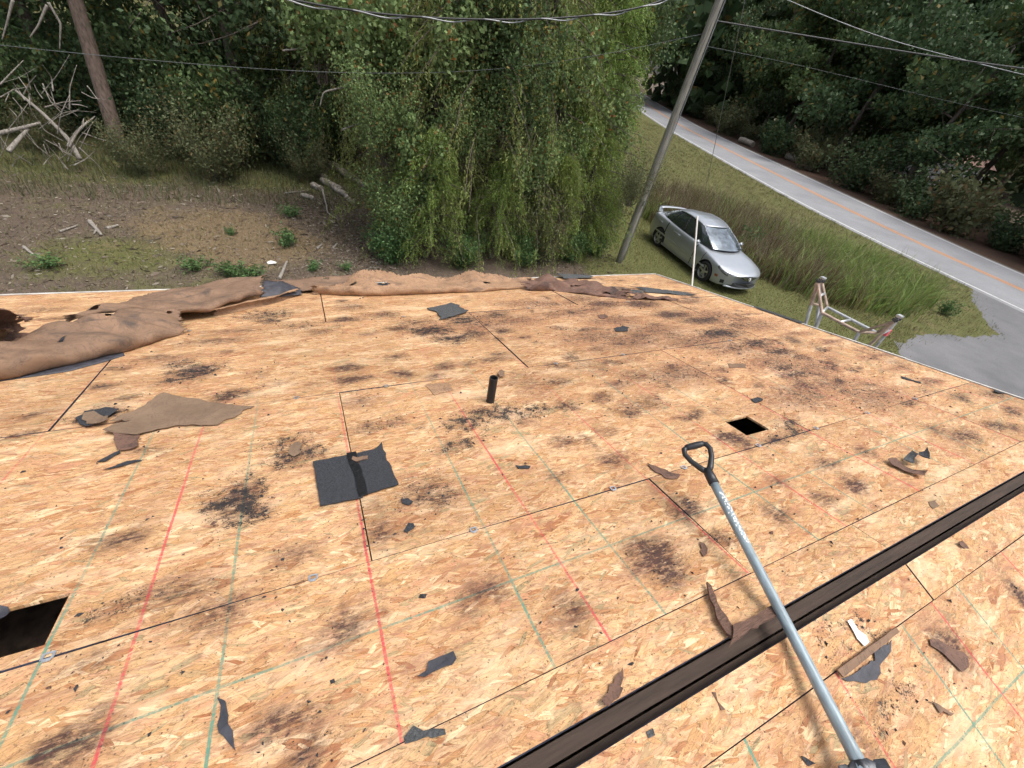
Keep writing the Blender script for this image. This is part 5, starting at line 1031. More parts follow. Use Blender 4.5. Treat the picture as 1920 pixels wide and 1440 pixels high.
def make_broadleaf(seed, H, R, base, nl, ls, leafm, barkm, rt=.22, lean=(0, 0)):
    r = np.random.default_rng(seed); mb = MB(); C = []; CB = []
    top = np.array([lean[0] + r.normal(0, .3), lean[1] + r.normal(0, .3), H * .93]); tp = wobble_path(np.zeros(3), top, 10, .08 * H / 10, r); tp[0] = (0, 0, -.2)
    mb.tube(tp, list(np.linspace(rt, rt * .18, 10)), 9)
    cl = []
    for i in range(17):
        f = r.uniform(base, .97); p = np.array([np.interp(f, np.linspace(0, 1, 10), tp[:, k]) for k in range(3)]); a = r.uniform(0, 6.283); ln = R * r.uniform(.55, 1.05) * (1.1 - .5 * abs(f - .55))
        e = p + np.array([math.cos(a) * ln, math.sin(a) * ln, ln * r.uniform(-.05, .55)]); lp_ = wobble_path(p, e, 6, .07 * ln / 3, r); rb = rt * .38 * (1.1 - f)
        mb.tube(lp_, list(np.linspace(rb + .02, .012, 6)), 5)
        for j in range(2, 6): cl.append((lp_[j], R * r.uniform(.16, .30)))
        for _ in range(3):
            q = lp_[r.integers(2, 6)]; e2 = q + r.normal(0, 1, 3) * R * .28; mb.tube(wobble_path(q, e2, 4, .03 * R / 3, r), [.02, .016, .011, .006], 4); cl.append((e2, R * r.uniform(.14, .26)))
    wts = np.array([c[1] ** 2 for c in cl]); wts /= wts.sum()
    for (c, rad), w in zip(cl, wts):
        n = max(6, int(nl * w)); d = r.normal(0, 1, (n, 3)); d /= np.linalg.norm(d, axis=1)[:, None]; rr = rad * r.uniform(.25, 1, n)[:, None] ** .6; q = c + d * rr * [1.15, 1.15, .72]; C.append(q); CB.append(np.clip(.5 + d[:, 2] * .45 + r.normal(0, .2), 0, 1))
    C = np.concatenate(C); CB = np.concatenate(CB); ax = r.normal(0, 1, C.shape); ax[:, 2] -= .7
    crown = leaf_mesh('crown', C, ls * r.uniform(.6, 1.35, len(C)), leafm, .55, ax, seed, CB)
    me = bpy.data.meshes.new('trunk'); me.from_pydata(mb.v, [], mb.f); me.materials.append(barkm); me.polygons.foreach_set('use_smooth', np.ones(len(me.polygons), bool)); return me, crown
def make_pine(seed, H, base, nl, ls):
    r = np.random.default_rng(seed); mb = MB(); tp = wobble_path(np.zeros(3), np.array([r.normal(0, .3), r.normal(0, .3), H]), 10, .05, r); mb.tube(tp, list(np.linspace(.24, .04, 10)), 9); C = []; AX = []; CB = []
    for i in range(60):
        f = base + (1 - base) * (i / 45) ** .9; p = np.array([np.interp(f, np.linspace(0, 1, 10), tp[:, k]) for k in range(3)]); a = r.uniform(0, 6.283); ln = (1.05 - f) * H * .30 + .7
        e = p + np.array([math.cos(a) * ln, math.sin(a) * ln, ln * r.uniform(-.1, .25)]); lp_ = wobble_path(p, e, 6, .06, r); mb.tube(lp_, list(np.linspace(.055, .012, 6)), 5)
        for j in range(2, 6):
            for _ in range(3):
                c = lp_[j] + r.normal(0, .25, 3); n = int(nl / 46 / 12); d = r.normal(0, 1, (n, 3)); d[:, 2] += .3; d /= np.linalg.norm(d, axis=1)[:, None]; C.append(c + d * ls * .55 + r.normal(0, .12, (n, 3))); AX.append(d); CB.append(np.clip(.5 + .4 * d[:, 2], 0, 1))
    C = np.concatenate(C); crown = leaf_mesh('crown', C, ls * r.uniform(.7, 1.3, len(C)), L_PINE, .10, np.concatenate(AX), seed, np.concatenate(CB))
    me = bpy.data.meshes.new('trunk'); me.from_pydata(mb.v, [], mb.f); me.materials.append(BARK_PINE); return me, crown
def make_cedar(seed, H, R, leafm, nb=170, ns=19, nq=13, ls=.066, droop=1.0):
    """tree clothed to the ground in hanging sprays"""
    r = np.random.default_rng(seed); mb = MB(); tp = wobble_path(np.zeros(3), np.array([r.normal(0, .2), r.normal(0, .2), H]), 10, .06, r); mb.tube(tp, list(np.linspace(.13, .02, 10)), 8); C = []; AX = []; T = []
    for i in range(nb):
        f = (i + .5) / nb; z = .12 + f * .86; p = np.array([np.interp(z, np.linspace(0, 1, 10), tp[:, k]) for k in range(3)]); a = i * 2.399 + r.normal(0, .3); ln = R * (1.03 - f ** 1.25) * r.uniform(.6, 1.15) + .2
        dr = np.array([math.cos(a), math.sin(a), 0]); t = np.linspace(0, 1, 7)[:, None]; lp_ = p + dr * ln * t + np.array([0, 0, 1.]) * (ln * .35 * t - ln * .62 * droop * t ** 2) + np.cumsum(r.normal(0, .025, (7, 3)), 0)
        mb.tube(lp_, list(np.linspace(.020, .005, 7)), 4); br = r.uniform(.25, .9)
        for s in range(ns):
            u = r.uniform(.25, 1.02); b0 = np.array([np.interp(u, np.linspace(0, 1, 7), lp_[:, k]) for k in range(3)]) + r.normal(0, .05, 3); L = r.uniform(.22, .62) * (.7 + .3 * droop)
            dv = np.array([dr[0] * .35 + r.normal(0, .28), dr[1] * .35 + r.normal(0, .28), -1.0 * droop - (1 - droop) * r.uniform(-.3, .5)]); dv /= np.linalg.norm(dv)
            k = np.linspace(.05, 1, nq)[:, None]; q = b0 + dv * L * k + np.array([0, 0, -1.]) * (L * .25 * k ** 2) + r.normal(0, .016, (nq, 3)); C.append(q)
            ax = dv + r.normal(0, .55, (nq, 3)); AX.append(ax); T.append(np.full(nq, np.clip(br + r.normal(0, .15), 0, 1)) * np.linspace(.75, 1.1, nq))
    C = np.concatenate(C); C[:, 2] = np.maximum(C[:, 2], .02)
    crown = leaf_mesh('crown', C, ls * r.uniform(.7, 1.6, len(C)), leafm, .26, np.concatenate(AX), seed, np.clip(np.concatenate(T), 0, 1))
    me = bpy.data.meshes.new('trunk'); me.from_pydata(mb.v, [], mb.f); me.materials.append(BARK); return me, crown
def make_bush(seed, H, R, nl, ls, leafm, aspect=.55, stems=14):
    r = np.random.default_rng(seed); mb = MB(); C = []; B = []
    for i in range(stems):
        a = r.uniform(0, 6.283); e = np.array([math.cos(a) * R * r.uniform(.2, .95), math.sin(a) * R * r.uniform(.2, .95), H * r.uniform(.45, 1.0)]); p = wobble_path(np.array([r.normal(0, .1 * R), r.normal(0, .1 * R), -.05]), e, 6, .05 * R, r); mb.tube(p, list(np.linspace(.014, .004, 6)), 4)
        for j in range(2, 6):
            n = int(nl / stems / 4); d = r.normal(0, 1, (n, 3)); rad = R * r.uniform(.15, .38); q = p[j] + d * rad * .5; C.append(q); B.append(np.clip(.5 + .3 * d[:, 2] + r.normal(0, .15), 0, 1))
    C = np.concatenate(C); C[:, 2] = np.maximum(C[:, 2], .02)
    crown = leaf_mesh('foliage', C, ls * r.uniform(.6, 1.4, len(C)), leafm, aspect, None, seed, np.concatenate(B))
    me = bpy.data.meshes.new('stems'); me.from_pydata(mb.v, [], mb.f); me.materials.append(BARK); return me, crown
def plant(name, pair, loc, rz, sc, label, cat, group=None, parts=('trunk', 'crown')):
    e = empty(name, (loc[0], loc[1], GZ), rz, label, cat, group); e.scale = (sc, sc, sc) if np.isscalar(sc) else sc
    obj(parts[0], pair[0], e); obj(parts[1], pair[1], e); return e
R_ = random.Random(21)
def pix(p): q = W.T @ (np.array(p, float) - CAM); return (960 + F_PX * q[0] / q[2], 720 + F_PX * q[1] / q[2]) if q[2] > .1 else (-9999, 0)
def zone_left(x, y):
    px = pix((x, y, GZ + 1.5))[0]; dep = 'at the front' if y < 18.0 else 'farther back' if y < 23.5 else 'deep in'
    for lim, nm in ((-150, 'beyond the left picture edge'), (60, 'behind the dead brush at far left'), (190, 'just left of the leaning trunk'), (290, 'just right of the leaning trunk'), (420, 'behind the olive bush'), (540, 'left of the pale cedar'), (700, 'behind the log heap'), (1000, 'behind the evergreen mass'), (1210, 'left of the utility pole'), (1e9, 'at the bend of the road')):
        if px < lim: return dep, nm
def zone_right(x, y):
    px = pix((x, y, GZ + 3))[0]; xr = np.interp(y, RRp[:, 1], RRp[:, 0]); dep = 'front row' if x - xr < 9.5 else 'back row'
    for lim, nm in ((1330, 'at the far bend of the road'), (1400, 'right of the guy wire'), (1470, 'above the single cut log'), (1560, 'above the pair of cut logs'), (1660, 'left of the pale house'), (1790, 'beside the pale house'), (1900, 'right of the pale house'), (1e9, 'at the right picture edge')):
        if px < lim: return dep, nm
# --- woods across the road
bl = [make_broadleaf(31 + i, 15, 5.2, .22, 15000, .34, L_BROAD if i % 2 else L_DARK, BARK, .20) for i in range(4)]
pn = make_pine(41, 17, .30, 15000, .75)
def side(y, off): return np.interp(y, RRp[:, 1], RRp[:, 0]) + off
GRP = 'trees of the dark woods across the road'
far = [(-6, 6, 0), (-1, 8, 1), (4.5, 10.5, 2), (9.5, 8.5, 0), (17.5, 12, 3), (24, 12, 1), (29, 8, 2), (33, 13, 0), (38, 7.5, 3), (43, 11, 1), (48, 6.5, 2), (54, 9, 0), (60, 6, 3), (66, 10, 1), (12, 19, 1), (27, 21, 0), (35, 22, 2), (45, 20, 3), (55, 19, 1), (3, 20, 3), (72, 5, 2), (64, 20, 0)]
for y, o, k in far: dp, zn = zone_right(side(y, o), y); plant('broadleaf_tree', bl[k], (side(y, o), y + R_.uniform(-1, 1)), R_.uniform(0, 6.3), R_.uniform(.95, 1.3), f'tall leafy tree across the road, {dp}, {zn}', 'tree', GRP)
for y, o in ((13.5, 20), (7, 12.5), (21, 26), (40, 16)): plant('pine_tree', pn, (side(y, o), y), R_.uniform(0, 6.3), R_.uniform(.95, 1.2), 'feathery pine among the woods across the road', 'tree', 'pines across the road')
q = ground(1672, 382); plant('broadleaf_tree', make_broadleaf(61, 11, 4.2, .18, 9000, .30, L_DARK, BARK, .26, (1.2, 0)), q, .4, 1.0, 'dark forked tree standing in front of the pale house across the road', 'tree')
q = ground(1415, 262); plant('broadleaf_tree', make_broadleaf(62, 14, 4.5, .35, 8000, .36, L_BROAD, BARK, .22, (3, -1)), q, 1.0, 1.0, 'leaning tree behind the cut logs across the road', 'tree')
sh = [make_bush(71 + i, 2.6, 2.2, 2600, .24, L_DARK if i else L_OLIVE) for i in range(2)]
for i, (y, o) in enumerate([(13.2, 3.0), (16, 2.6), (19, 3.2), (22.5, 2.8), (28, 2.6), (34, 2.6), (44, 2.4), (-3, 3.2), (1.5, 3.6), (5, 3.4), (8, 4.0), (10.5, 4.6), (31, 5), (36, 4.5), (41, 4), (46, 4.2), (52, 4), (58, 3.6), (64, 3), (70, 2.5), (26, 9), (3, 6), (8.5, 6.5), (49, 7), (33, 8), (39, 8), (56, 8)]):
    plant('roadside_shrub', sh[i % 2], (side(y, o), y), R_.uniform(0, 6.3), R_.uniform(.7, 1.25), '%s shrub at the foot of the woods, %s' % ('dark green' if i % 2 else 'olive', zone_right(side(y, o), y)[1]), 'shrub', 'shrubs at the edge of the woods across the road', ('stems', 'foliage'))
# far wood that closes the view
def far_wood():
    r = np.random.default_rng(99); n = 42000; a = r.uniform(-.62, 1.75, n); D = r.uniform(78, 120, n); z = GZ + 30 * r.uniform(0, 1, n) ** .9 * (0.75 + .25 * np.sin(a * 23) * np.sin(a * 7.3 + 1)); C = np.stack([D * np.sin(a), D * np.cos(a), z], 1)
    keep = ~((np.abs(C[:, 0] - np.interp(C[:, 1], RRp[:, 1], (RLp[:, 0] + RRp[:, 0]) / 2)) < 6) & (C[:, 2] < GZ + 6) & (C[:, 1] < 90)); C = C[keep]
    o = obj('far_woods', leaf_mesh('far_woods', C, r.uniform(1.2, 2.6, len(C)), L_DARK, .7, None, 5)); tag(o, 'distant mass of dark woods closing the view', 'woods', kind='stuff')
far_wood()
# pale house glimpsed through the trees
hq = atD(1745, 300, 74); fh = empty('distant_house', (hq[0], hq[1], GZ), math.radians(-25), 'pale house glimpsed through the trees across the road', 'house')
mb = MB(); mb.box((0, 0, 1.5), (9, 6, 3.0)); mb.build('wall', FARWALL, fh)
mb = MB(); mb.add([(-4.9, -3.5, 2.95), (4.9, -3.5, 2.95), (4.9, 3.5, 2.95), (-4.9, 3.5, 2.95), (-4.9, 0, 4.8), (4.9, 0, 4.8)], [(0,1,5,4), (2,3,4,5), (1,2,5), (3,0,4), (3,2,1,0)]); mb.build('roof', FARROOF, fh)
for x in (-3, 0, 3): mb = MB(); mb.box((x, -3.02, 1.6), (1.1, .06, 1.3)); w_ = mb.build('window', CGLASS, fh); mb = MB(); mb.box((x, -3.03, .92), (1.3, .10, .08)); mb.build('sill', FARWALL, w_)
# cut logs across the road
def log(name, a, b_, rad, label, group=None, mat=LOGEND):
    mb = MB(); a = np.array(a); b_ = np.array(b_); r = np.random.default_rng(int(abs(a[0] * 100))); P = wobble_path(a, b_, 5, .015, r); c = P[0].copy(); mb.tube(P - c, [rad, rad * 1.04, rad * .97, rad * 1.02, rad * .95], 10); o = mb.build(name, mat, None, True); o.location = c
    try: o.data.set_sharp_from_angle(angle=.9)
    except Exception: pass
    return tag(o, label, 'log', group)
for (x0, y0, x1, y1, rd) in ((1475, 292, 1495, 299, .30), (1506, 303, 1524, 311, .32), (1500, 309, 1522, 317, .22), (1388, 262, 1412, 271, .30)):
    a, b_ = ground(x0, y0, GZ + rd), ground(x1, y1, GZ + rd); log('cut_log', a, b_, rd, 'pale cut log lying on the red soil across the road', 'logs across the road')

# --- the big drooping evergreen mass behind the eave
ced = [make_cedar(101, 8.5, 2.3, L_CEDAR), make_cedar(102, 9.0, 2.5, L_CEDAR, droop=1.15), make_cedar(103, 7.0, 2.0, L_CEDAR_B, droop=.5), make_cedar(104, 4.5, 1.7, L_CEDAR_B, nb=120, droop=.55)]
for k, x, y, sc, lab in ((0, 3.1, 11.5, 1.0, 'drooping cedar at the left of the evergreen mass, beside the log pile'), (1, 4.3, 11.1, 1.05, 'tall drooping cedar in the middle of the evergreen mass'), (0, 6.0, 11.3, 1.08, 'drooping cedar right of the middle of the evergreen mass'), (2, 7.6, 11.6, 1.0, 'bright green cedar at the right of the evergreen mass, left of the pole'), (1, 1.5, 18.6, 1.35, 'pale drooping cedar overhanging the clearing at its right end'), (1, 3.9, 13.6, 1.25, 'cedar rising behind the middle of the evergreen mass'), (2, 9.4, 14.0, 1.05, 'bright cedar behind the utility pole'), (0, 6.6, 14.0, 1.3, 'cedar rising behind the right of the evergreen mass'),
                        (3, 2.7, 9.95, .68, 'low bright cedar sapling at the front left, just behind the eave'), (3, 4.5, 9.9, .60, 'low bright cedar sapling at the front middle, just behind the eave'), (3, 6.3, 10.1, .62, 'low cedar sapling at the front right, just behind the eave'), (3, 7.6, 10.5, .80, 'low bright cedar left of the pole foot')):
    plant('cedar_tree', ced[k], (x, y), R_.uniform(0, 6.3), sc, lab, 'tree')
vb = [make_bush(111, 2.6, 1.5, 9000, .075, L_VINE, .6, 20), make_bush(112, 2.2, 1.3, 7000, .062, L_OLIVE, .4, 22), make_bush(113, 3.2, 1.5, 8000, .085, L_BROAD, .6, 18)]
def vine(k, px, py, Y, sc, lab):
    Y -= .55; p = atY(px, py, Y); e = plant('vine_clump' if k != 1 else 'feathery_shrub', vb[k], p, R_.uniform(0, 6.3), sc, lab, 'vine' if k != 1 else 'shrub', None, ('stems', 'foliage')); e.location.z = max(GZ, p[2] - 1.1 * sc) if k != 1 else GZ; return e
vine(0, 720, 235, 10.9, .70, 'pale leafed vine climbing the left face of the evergreen mass')
vine(0, 740, 400, 10.6, .70, 'leafy vine low on the left face of the evergreen mass')
vine(2, 960, 190, 10.8, .85, 'vine with orange-tinted leaves high in the evergreen mass')
vine(0, 870, 250, 10.7, .65, 'leafy vine in the middle of the evergreen mass')
vine(2, 930, 60, 11.2, .9, 'dark leafy vine at the top of the evergreen mass below the cable')
vine(1, 1020, 440, 10.2, .95, 'grey-green feathery shrub at the front right of the evergreen mass')
vine(1, 1110, 400, 11.0, .95, 'grey-green feathery shrub beside the pole')
e = vine(1, 1190, 335, 9.6, .62, 'feathery shrub foliage reaching in front of the pole'); p = atD(1196, 345, 12.3); e.location = (p[0], p[1], p[2] - .55)
vine(1, 1150, 330, 12.0, 1.1, 'tall feathery shrub left of the pole')
vine(2, 1190, 60, 14.0, 1.2, 'yellowing vine hanging left of the pole top')
vine(2, 570, 300, 17.0, .7, 'leafy bush beside the log pile')
vine(0, 1040, 300, 11.0, .7, 'olive vine at the right face of the evergreen mass')
lv = [make_bush(151, 2.4, 1.3, 5200, .115, L_VINE, .7, 18), make_bush(152, 1.6, 1.2, 5200, .085, L_WEED, .6, 20)]
for k, px, py, Y, sc, lab in ((0, 790, 300, 10.0, .62, 'broad-leaved vine left of the middle of the evergreen mass'), (0, 600, 60, 12.6, .9, 'pale vine at the top left of the evergreen mass'), (0, 1060, 150, 10.9, .85, 'bright vine high on the right of the evergreen mass'), (0, 830, 130, 10.6, .8, 'leafy vine below the thin wire in the evergreen mass'), (0, 700, 90, 11.2, .8, 'leafy vine at the upper left of the evergreen mass'), (0, 1120, 250, 11.2, .8, 'bright vine left of the pole at mid height'), (0, 980, 330, 10.0, .65, 'broad-leaved vine low right of the middle of the evergreen mass')):
    p = atY(px, py, Y); e = plant('vine_clump', lv[k], p, R_.uniform(0, 6.3), sc, lab, 'vine', None, ('stems', 'foliage')); e.location.z = p[2] - 1.0 * sc
for x, y, sc, lab in ((1.75, 9.9, .62, 'low leafy shrub at the front left foot of the evergreen mass'), (3.6, 9.55, .55, 'low leafy shrub between the two front cedar saplings'), (5.4, 9.6, .58, 'low leafy shrub at the front middle foot of the evergreen mass'), (6.9, 9.85, .6, 'low leafy shrub at the front right foot of the evergreen mass'), (8.0, 10.1, .5, 'low leafy shrub just left of the pole foot')):
    plant('leafy_shrub', lv[1], (x, y), R_.uniform(0, 6.3), sc, lab, 'shrub', None, ('stems', 'foliage'))
# bare hanging branches in front of it
def branch(px, Y, rad, label, mat=DEADWOOD, name='bare_branch'):
    P = np.array([atY(x, y, Y + dy) for x, y, dy in px]); c = P[0].copy(); Q = smooth_poly(interp_poly(P, 24), 2); mb = MB(); mb.tube(Q - c, list(np.linspace(rad, rad * .35, 24)), 6); o = mb.build(name, mat, None, True); o.location = c; return tag(o, label, 'branch')
branch([(672, 130, 0), (664, 152, 0), (640, 165, 0), (606, 172, -.1), (600, 200, -.1)], 11.2, .030, 'bent bare branch hanging over the left cedar')
branch([(845, 205, 0), (870, 228, 0), (895, 252, 0)], 10.4, .022, 'straight bare branch slanting across the evergreen mass')
branch([(724, 446, 0), (740, 455, 0), (778, 456, .0)], 9.9, .035, 'pale curved stick lying low in front of the evergreen mass')
branch([(530, 95, .0), (560, 92, 0), (595, 90, 0), (590, 112, 0)], 13.2, .022, 'bleached branch tip over the dark gap at left')
branch([(640, 244, 0), (655, 238, 0), (676, 230, .0)], 10.9, .02, 'short pale branch at the left edge of the evergreen mass')

# --- woods at the left
lw = [make_broadleaf(121 + i, 11, 3.6, .30, 11000, .15, L_DARK if i != 1 else L_BROAD, BARK, .16) for i in range(3)]
GL = 'trees of the dark woods behind the clearing'
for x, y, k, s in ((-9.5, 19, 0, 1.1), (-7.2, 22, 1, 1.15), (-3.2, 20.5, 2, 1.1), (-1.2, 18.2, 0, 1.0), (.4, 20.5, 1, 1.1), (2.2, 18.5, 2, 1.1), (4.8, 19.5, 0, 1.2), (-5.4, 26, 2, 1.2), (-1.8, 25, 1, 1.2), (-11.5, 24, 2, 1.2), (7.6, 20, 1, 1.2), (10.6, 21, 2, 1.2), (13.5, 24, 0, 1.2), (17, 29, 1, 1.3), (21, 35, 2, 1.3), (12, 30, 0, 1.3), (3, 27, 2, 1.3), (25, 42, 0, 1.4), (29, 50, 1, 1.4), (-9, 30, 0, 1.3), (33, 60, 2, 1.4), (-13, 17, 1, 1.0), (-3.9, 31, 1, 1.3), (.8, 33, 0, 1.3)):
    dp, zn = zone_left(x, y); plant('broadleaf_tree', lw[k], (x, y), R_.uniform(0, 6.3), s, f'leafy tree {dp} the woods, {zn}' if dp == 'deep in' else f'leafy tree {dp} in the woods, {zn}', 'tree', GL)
ub_ = [make_bush(131, 2.6, 1.7, 7500, .105, L_DARK, .55, 20), make_bush(132, 2.3, 1.6, 7500, .085, L_OLIVE, .45, 24), make_bush(133, 2.8, 1.6, 6500, .12, L_BROAD, .6, 18)]
GU = 'undergrowth bushes along the edge of the clearing'
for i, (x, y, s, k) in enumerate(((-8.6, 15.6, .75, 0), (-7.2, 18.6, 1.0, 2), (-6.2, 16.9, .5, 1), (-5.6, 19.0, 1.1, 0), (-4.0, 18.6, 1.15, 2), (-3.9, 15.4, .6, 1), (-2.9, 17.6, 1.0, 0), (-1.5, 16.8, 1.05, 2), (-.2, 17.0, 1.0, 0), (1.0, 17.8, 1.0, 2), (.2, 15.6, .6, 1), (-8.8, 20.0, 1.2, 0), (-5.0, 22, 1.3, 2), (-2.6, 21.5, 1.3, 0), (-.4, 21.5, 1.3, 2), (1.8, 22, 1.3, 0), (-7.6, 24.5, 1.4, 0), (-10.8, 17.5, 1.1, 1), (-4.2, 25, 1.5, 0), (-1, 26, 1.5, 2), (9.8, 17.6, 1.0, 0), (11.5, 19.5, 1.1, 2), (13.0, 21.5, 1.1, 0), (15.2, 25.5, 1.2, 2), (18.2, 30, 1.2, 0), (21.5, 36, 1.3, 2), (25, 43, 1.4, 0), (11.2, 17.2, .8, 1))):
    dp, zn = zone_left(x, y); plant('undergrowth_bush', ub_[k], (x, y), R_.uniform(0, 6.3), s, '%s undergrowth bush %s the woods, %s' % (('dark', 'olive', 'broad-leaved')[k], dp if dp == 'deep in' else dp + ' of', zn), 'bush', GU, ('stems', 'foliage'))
q = ground(400, 356); plant('olive_bush', ub_[1], q + np.array([0, .8, 0]), 1.0, (.95, .8, .92), 'big olive-brown rounded bush at the back of the clearing', 'bush', None, ('stems', 'foliage'))
# leaning trunk at left
tb = ground(232, 300); tt = atD(138, -10, math.hypot(*(tb[:2] - CAM[:2])) + .6); dv = (tt - tb) / (tt[2] - tb[2]); lt = empty('leaning_tree', tb, 0, 'tall bare leaning trunk with pinkish bark at the left of the clearing', 'tree')
mb = MB(); mb.tube([dv * z for z in np.linspace(-.2, 10, 14)], list(np.linspace(.19, .11, 14)), 14); mb.build('trunk', BARK_PINE, lt, True)
cr = obj('crown', lw[1][1], lt); cr.location = dv * 9 - np.array([0, 0, 7.]) ; cr.scale = (.8, .8, .8)
# fallen dead wood at left
def stick(px, rad, label, z0=.0, group=None, name='dead_branch', fork=None, Yf=None):
    gp = (lambda x, y, z: ground(x, y, z)) if Yf is None else (lambda x, y, z: atY(x, y, Yf + z - GZ))
    P = np.array([gp(x, y, GZ + z0 + h) for x, y, h in px]); c = P[0].copy(); Q = smooth_poly(interp_poly(P, 16), 1); mb = MB(); mb.tube(Q - c, list(np.linspace(rad, rad * .5, 16)), 7)
    if fork is not None:
        for fk in fork: K = np.array([gp(x, y, GZ + z0 + h) for x, y, h in fk]); mb.tube(smooth_poly(interp_poly(K, 8), 1) - c, list(np.linspace(rad * .6, rad * .2, 8)), 6)
    o = mb.build(name, DEADWOOD, None, True); o.location = c; return tag(o, label, 'dead branch', group)
stick([(150, 298, .1), (130, 262, .45), (80, 212, 1.0), (30, 170, 1.6)], .055, 'long bleached dead branch slanting up at the left edge of the woods', Yf=15.0)
stick([(128, 275, .2), (142, 250, .5), (160, 232, .7), (172, 224, .9)], .045, 'forked bleached stump beside the long dead branch', Yf=15.0, fork=[[(155, 236, .66), (157, 222, .9)], [(166, 228, .8), (178, 218, 1.0)]])
stick([(-10, 252, .6), (40, 240, .7), (76, 230, .9)], .055, 'thick dead branch lying level at the far left', Yf=15.0)
stick([(16, 284, .2), (34, 262, .5), (54, 240, .8)], .06, 'thick dead limb propped under the level branch at the far left', Yf=15.0)
stick([(252, 230, .5), (262, 214, .8), (300, 208, 1.0)], .035, 'small forked dead branch right of the leaning trunk', fork=[[(258, 220, .7), (261, 212, 1.1)]])
rs = random.Random(8)
for i in range(60):
    x, y = rs.uniform(-20, 165), rs.uniform(150, 320); L = rs.uniform(25, 95); a = rs.choice((rs.gauss(-.75, .35), rs.gauss(.5, .4), rs.gauss(-2.2, .3))); Yb = rs.uniform(14.9, 15.9); k = rs.uniform(-.25, .25)
    branch([(x, y, 0), (x + L * .5 * math.cos(a + k), y + L * .5 * math.sin(a + k), rs.uniform(-.2, .2)), (x + L * math.cos(a), y + L * math.sin(a), rs.uniform(-.4, .4))], Yb, rs.uniform(.006, .018), 'thin bleached branch in the tangle of dead brush at the far left')['group'] = 'dead brush at the far left'
# hanging dead limbs at upper left
for (pts, lb) in (([(24, 0, 0), (14, 40, 0), (4, 74, 0)], 'bare grey limb hanging at the upper left corner'), ([(90, 4, 0), (114, 44, 0), (112, 92, 0)], 'long bare grey limb hanging beside the leaning trunk'), ([(88, 10, 0), (72, 48, 0), (56, 70, 0)], 'bare grey limb curving toward the upper left corner')): branch(pts, 15.6, .03, lb)
# logs and chips at right end of the clearing
LG = 'pale cut logs beside the evergreen mass'
for (x0, y0, x1, y1, rd) in ((600, 300, 640, 318, .13), (622, 308, 668, 338, .12), (590, 322, 612, 334, .11), (640, 322, 688, 348, .10), (604, 338, 640, 356, .10), (586, 346, 604, 354, .09), (626, 352, 650, 364, .09), (566, 366, 590, 373, .07), (648, 366, 668, 380, .07), (560, 312, 584, 318, .10)):
    log('cut_log', ground(x0, y0, GZ + rd), ground(x1, y1, GZ + rd * .9), rd, 'pale weathered cut log in the heap left of the evergreen mass', LG)
stick([(604, 354, .1), (612, 385, .08), (614, 400, .06), (632, 410, .05)], .03, 'thin bent stick leading down from the log heap')
stick([(478, 282, .05), (520, 290, .05)], .05, 'long grey log lying in the grass behind the clearing')
stick([(535, 362, .03), (572, 358, .03)], .03, 'straight pale stick at the back right of the clearing')
stick([(168, 415, .03), (180, 428, .03), (190, 440, .04)], .05, 'curved pale stick in the middle of the clearing', fork=[[(182, 430, .03), (176, 438, .03)]])
stick([(200, 428, .03), (222, 422, .03)], .04, 'short pale stick right of the curved stick in the clearing')
stick([(112, 434, .03), (146, 422, .03)], .025, 'thin forked twig left of the curved stick in the clearing')
stick([(45, 463, .03), (62, 477, .03)], .035, 'dark short branch at the left of the clearing')
stick([(524, 522, .03), (538, 490, .05)], .04, 'upright pale splinter stick just beyond the eave')
stick([(594, 466, .02), (604, 458, .05)], .035, 'split pale log chunk nearer the eave', name='split_log'); stick([(624, 466, .02), (632, 456, .05)], .03, 'split pale log chunk right of the other chunk', name='split_log')
p = ground(510, 493, GZ + .02); mb = MB(); mb.add([(-.08, -.05, 0), (.07, -.06, .02), (.10, .04, .0), (-.02, .07, .03), (-.10, .03, .01)], [(0,1,2,3,4)]); o = mb.build('paper_litter', WHITEP); o.location = p; m_ = o.modifiers.new('t', 'SOLIDIFY'); m_.thickness = .008; tag(o, 'white scrap of litter on the bare soil beyond the eave', 'litter')
# weeds
wdm = [make_bush(141 + i, .55, .45, 700, .07, L_WEED, .5, 10) for i in range(2)]
for i, (x, y, s, lb) in enumerate(((545, 405, 1.0, 'green weed clump at the right back of the clearing'), (545, 460, 1.1, 'green weed clump in the right middle of the clearing'), (370, 505, .9, 'green weed clump behind the felt edge at the eave'), (440, 515, 1.0, 'green weeds just behind the raised felt edge'), (470, 520, .9, 'green weeds behind the black membrane flap'), (585, 505, .6, 'small weed tuft on the wood chips'), (650, 505, .6, 'small weed tuft left of the evergreen mass'), (430, 440, .5, 'low weed tuft in the dry straw'), (90, 500, .8, 'low weed patch at the left front of the clearing'), (1400, 478, 1.6, 'bright leafy sapling right of the silver car'), (1425, 488, 1.2, 'low leafy sapling at the edge of the brown reeds'), (1770, 590, .9, 'bluish low weed clump at the edge of the drive'))):
    plant('weed_clump', wdm[i % 2], ground(x, y), R_.uniform(0, 6.3), (s * R_.uniform(.7, 1.1), s * R_.uniform(.6, 1.0), s * .55) if x < 1000 else s, lb, 'weed', None, ('stems', 'foliage'))
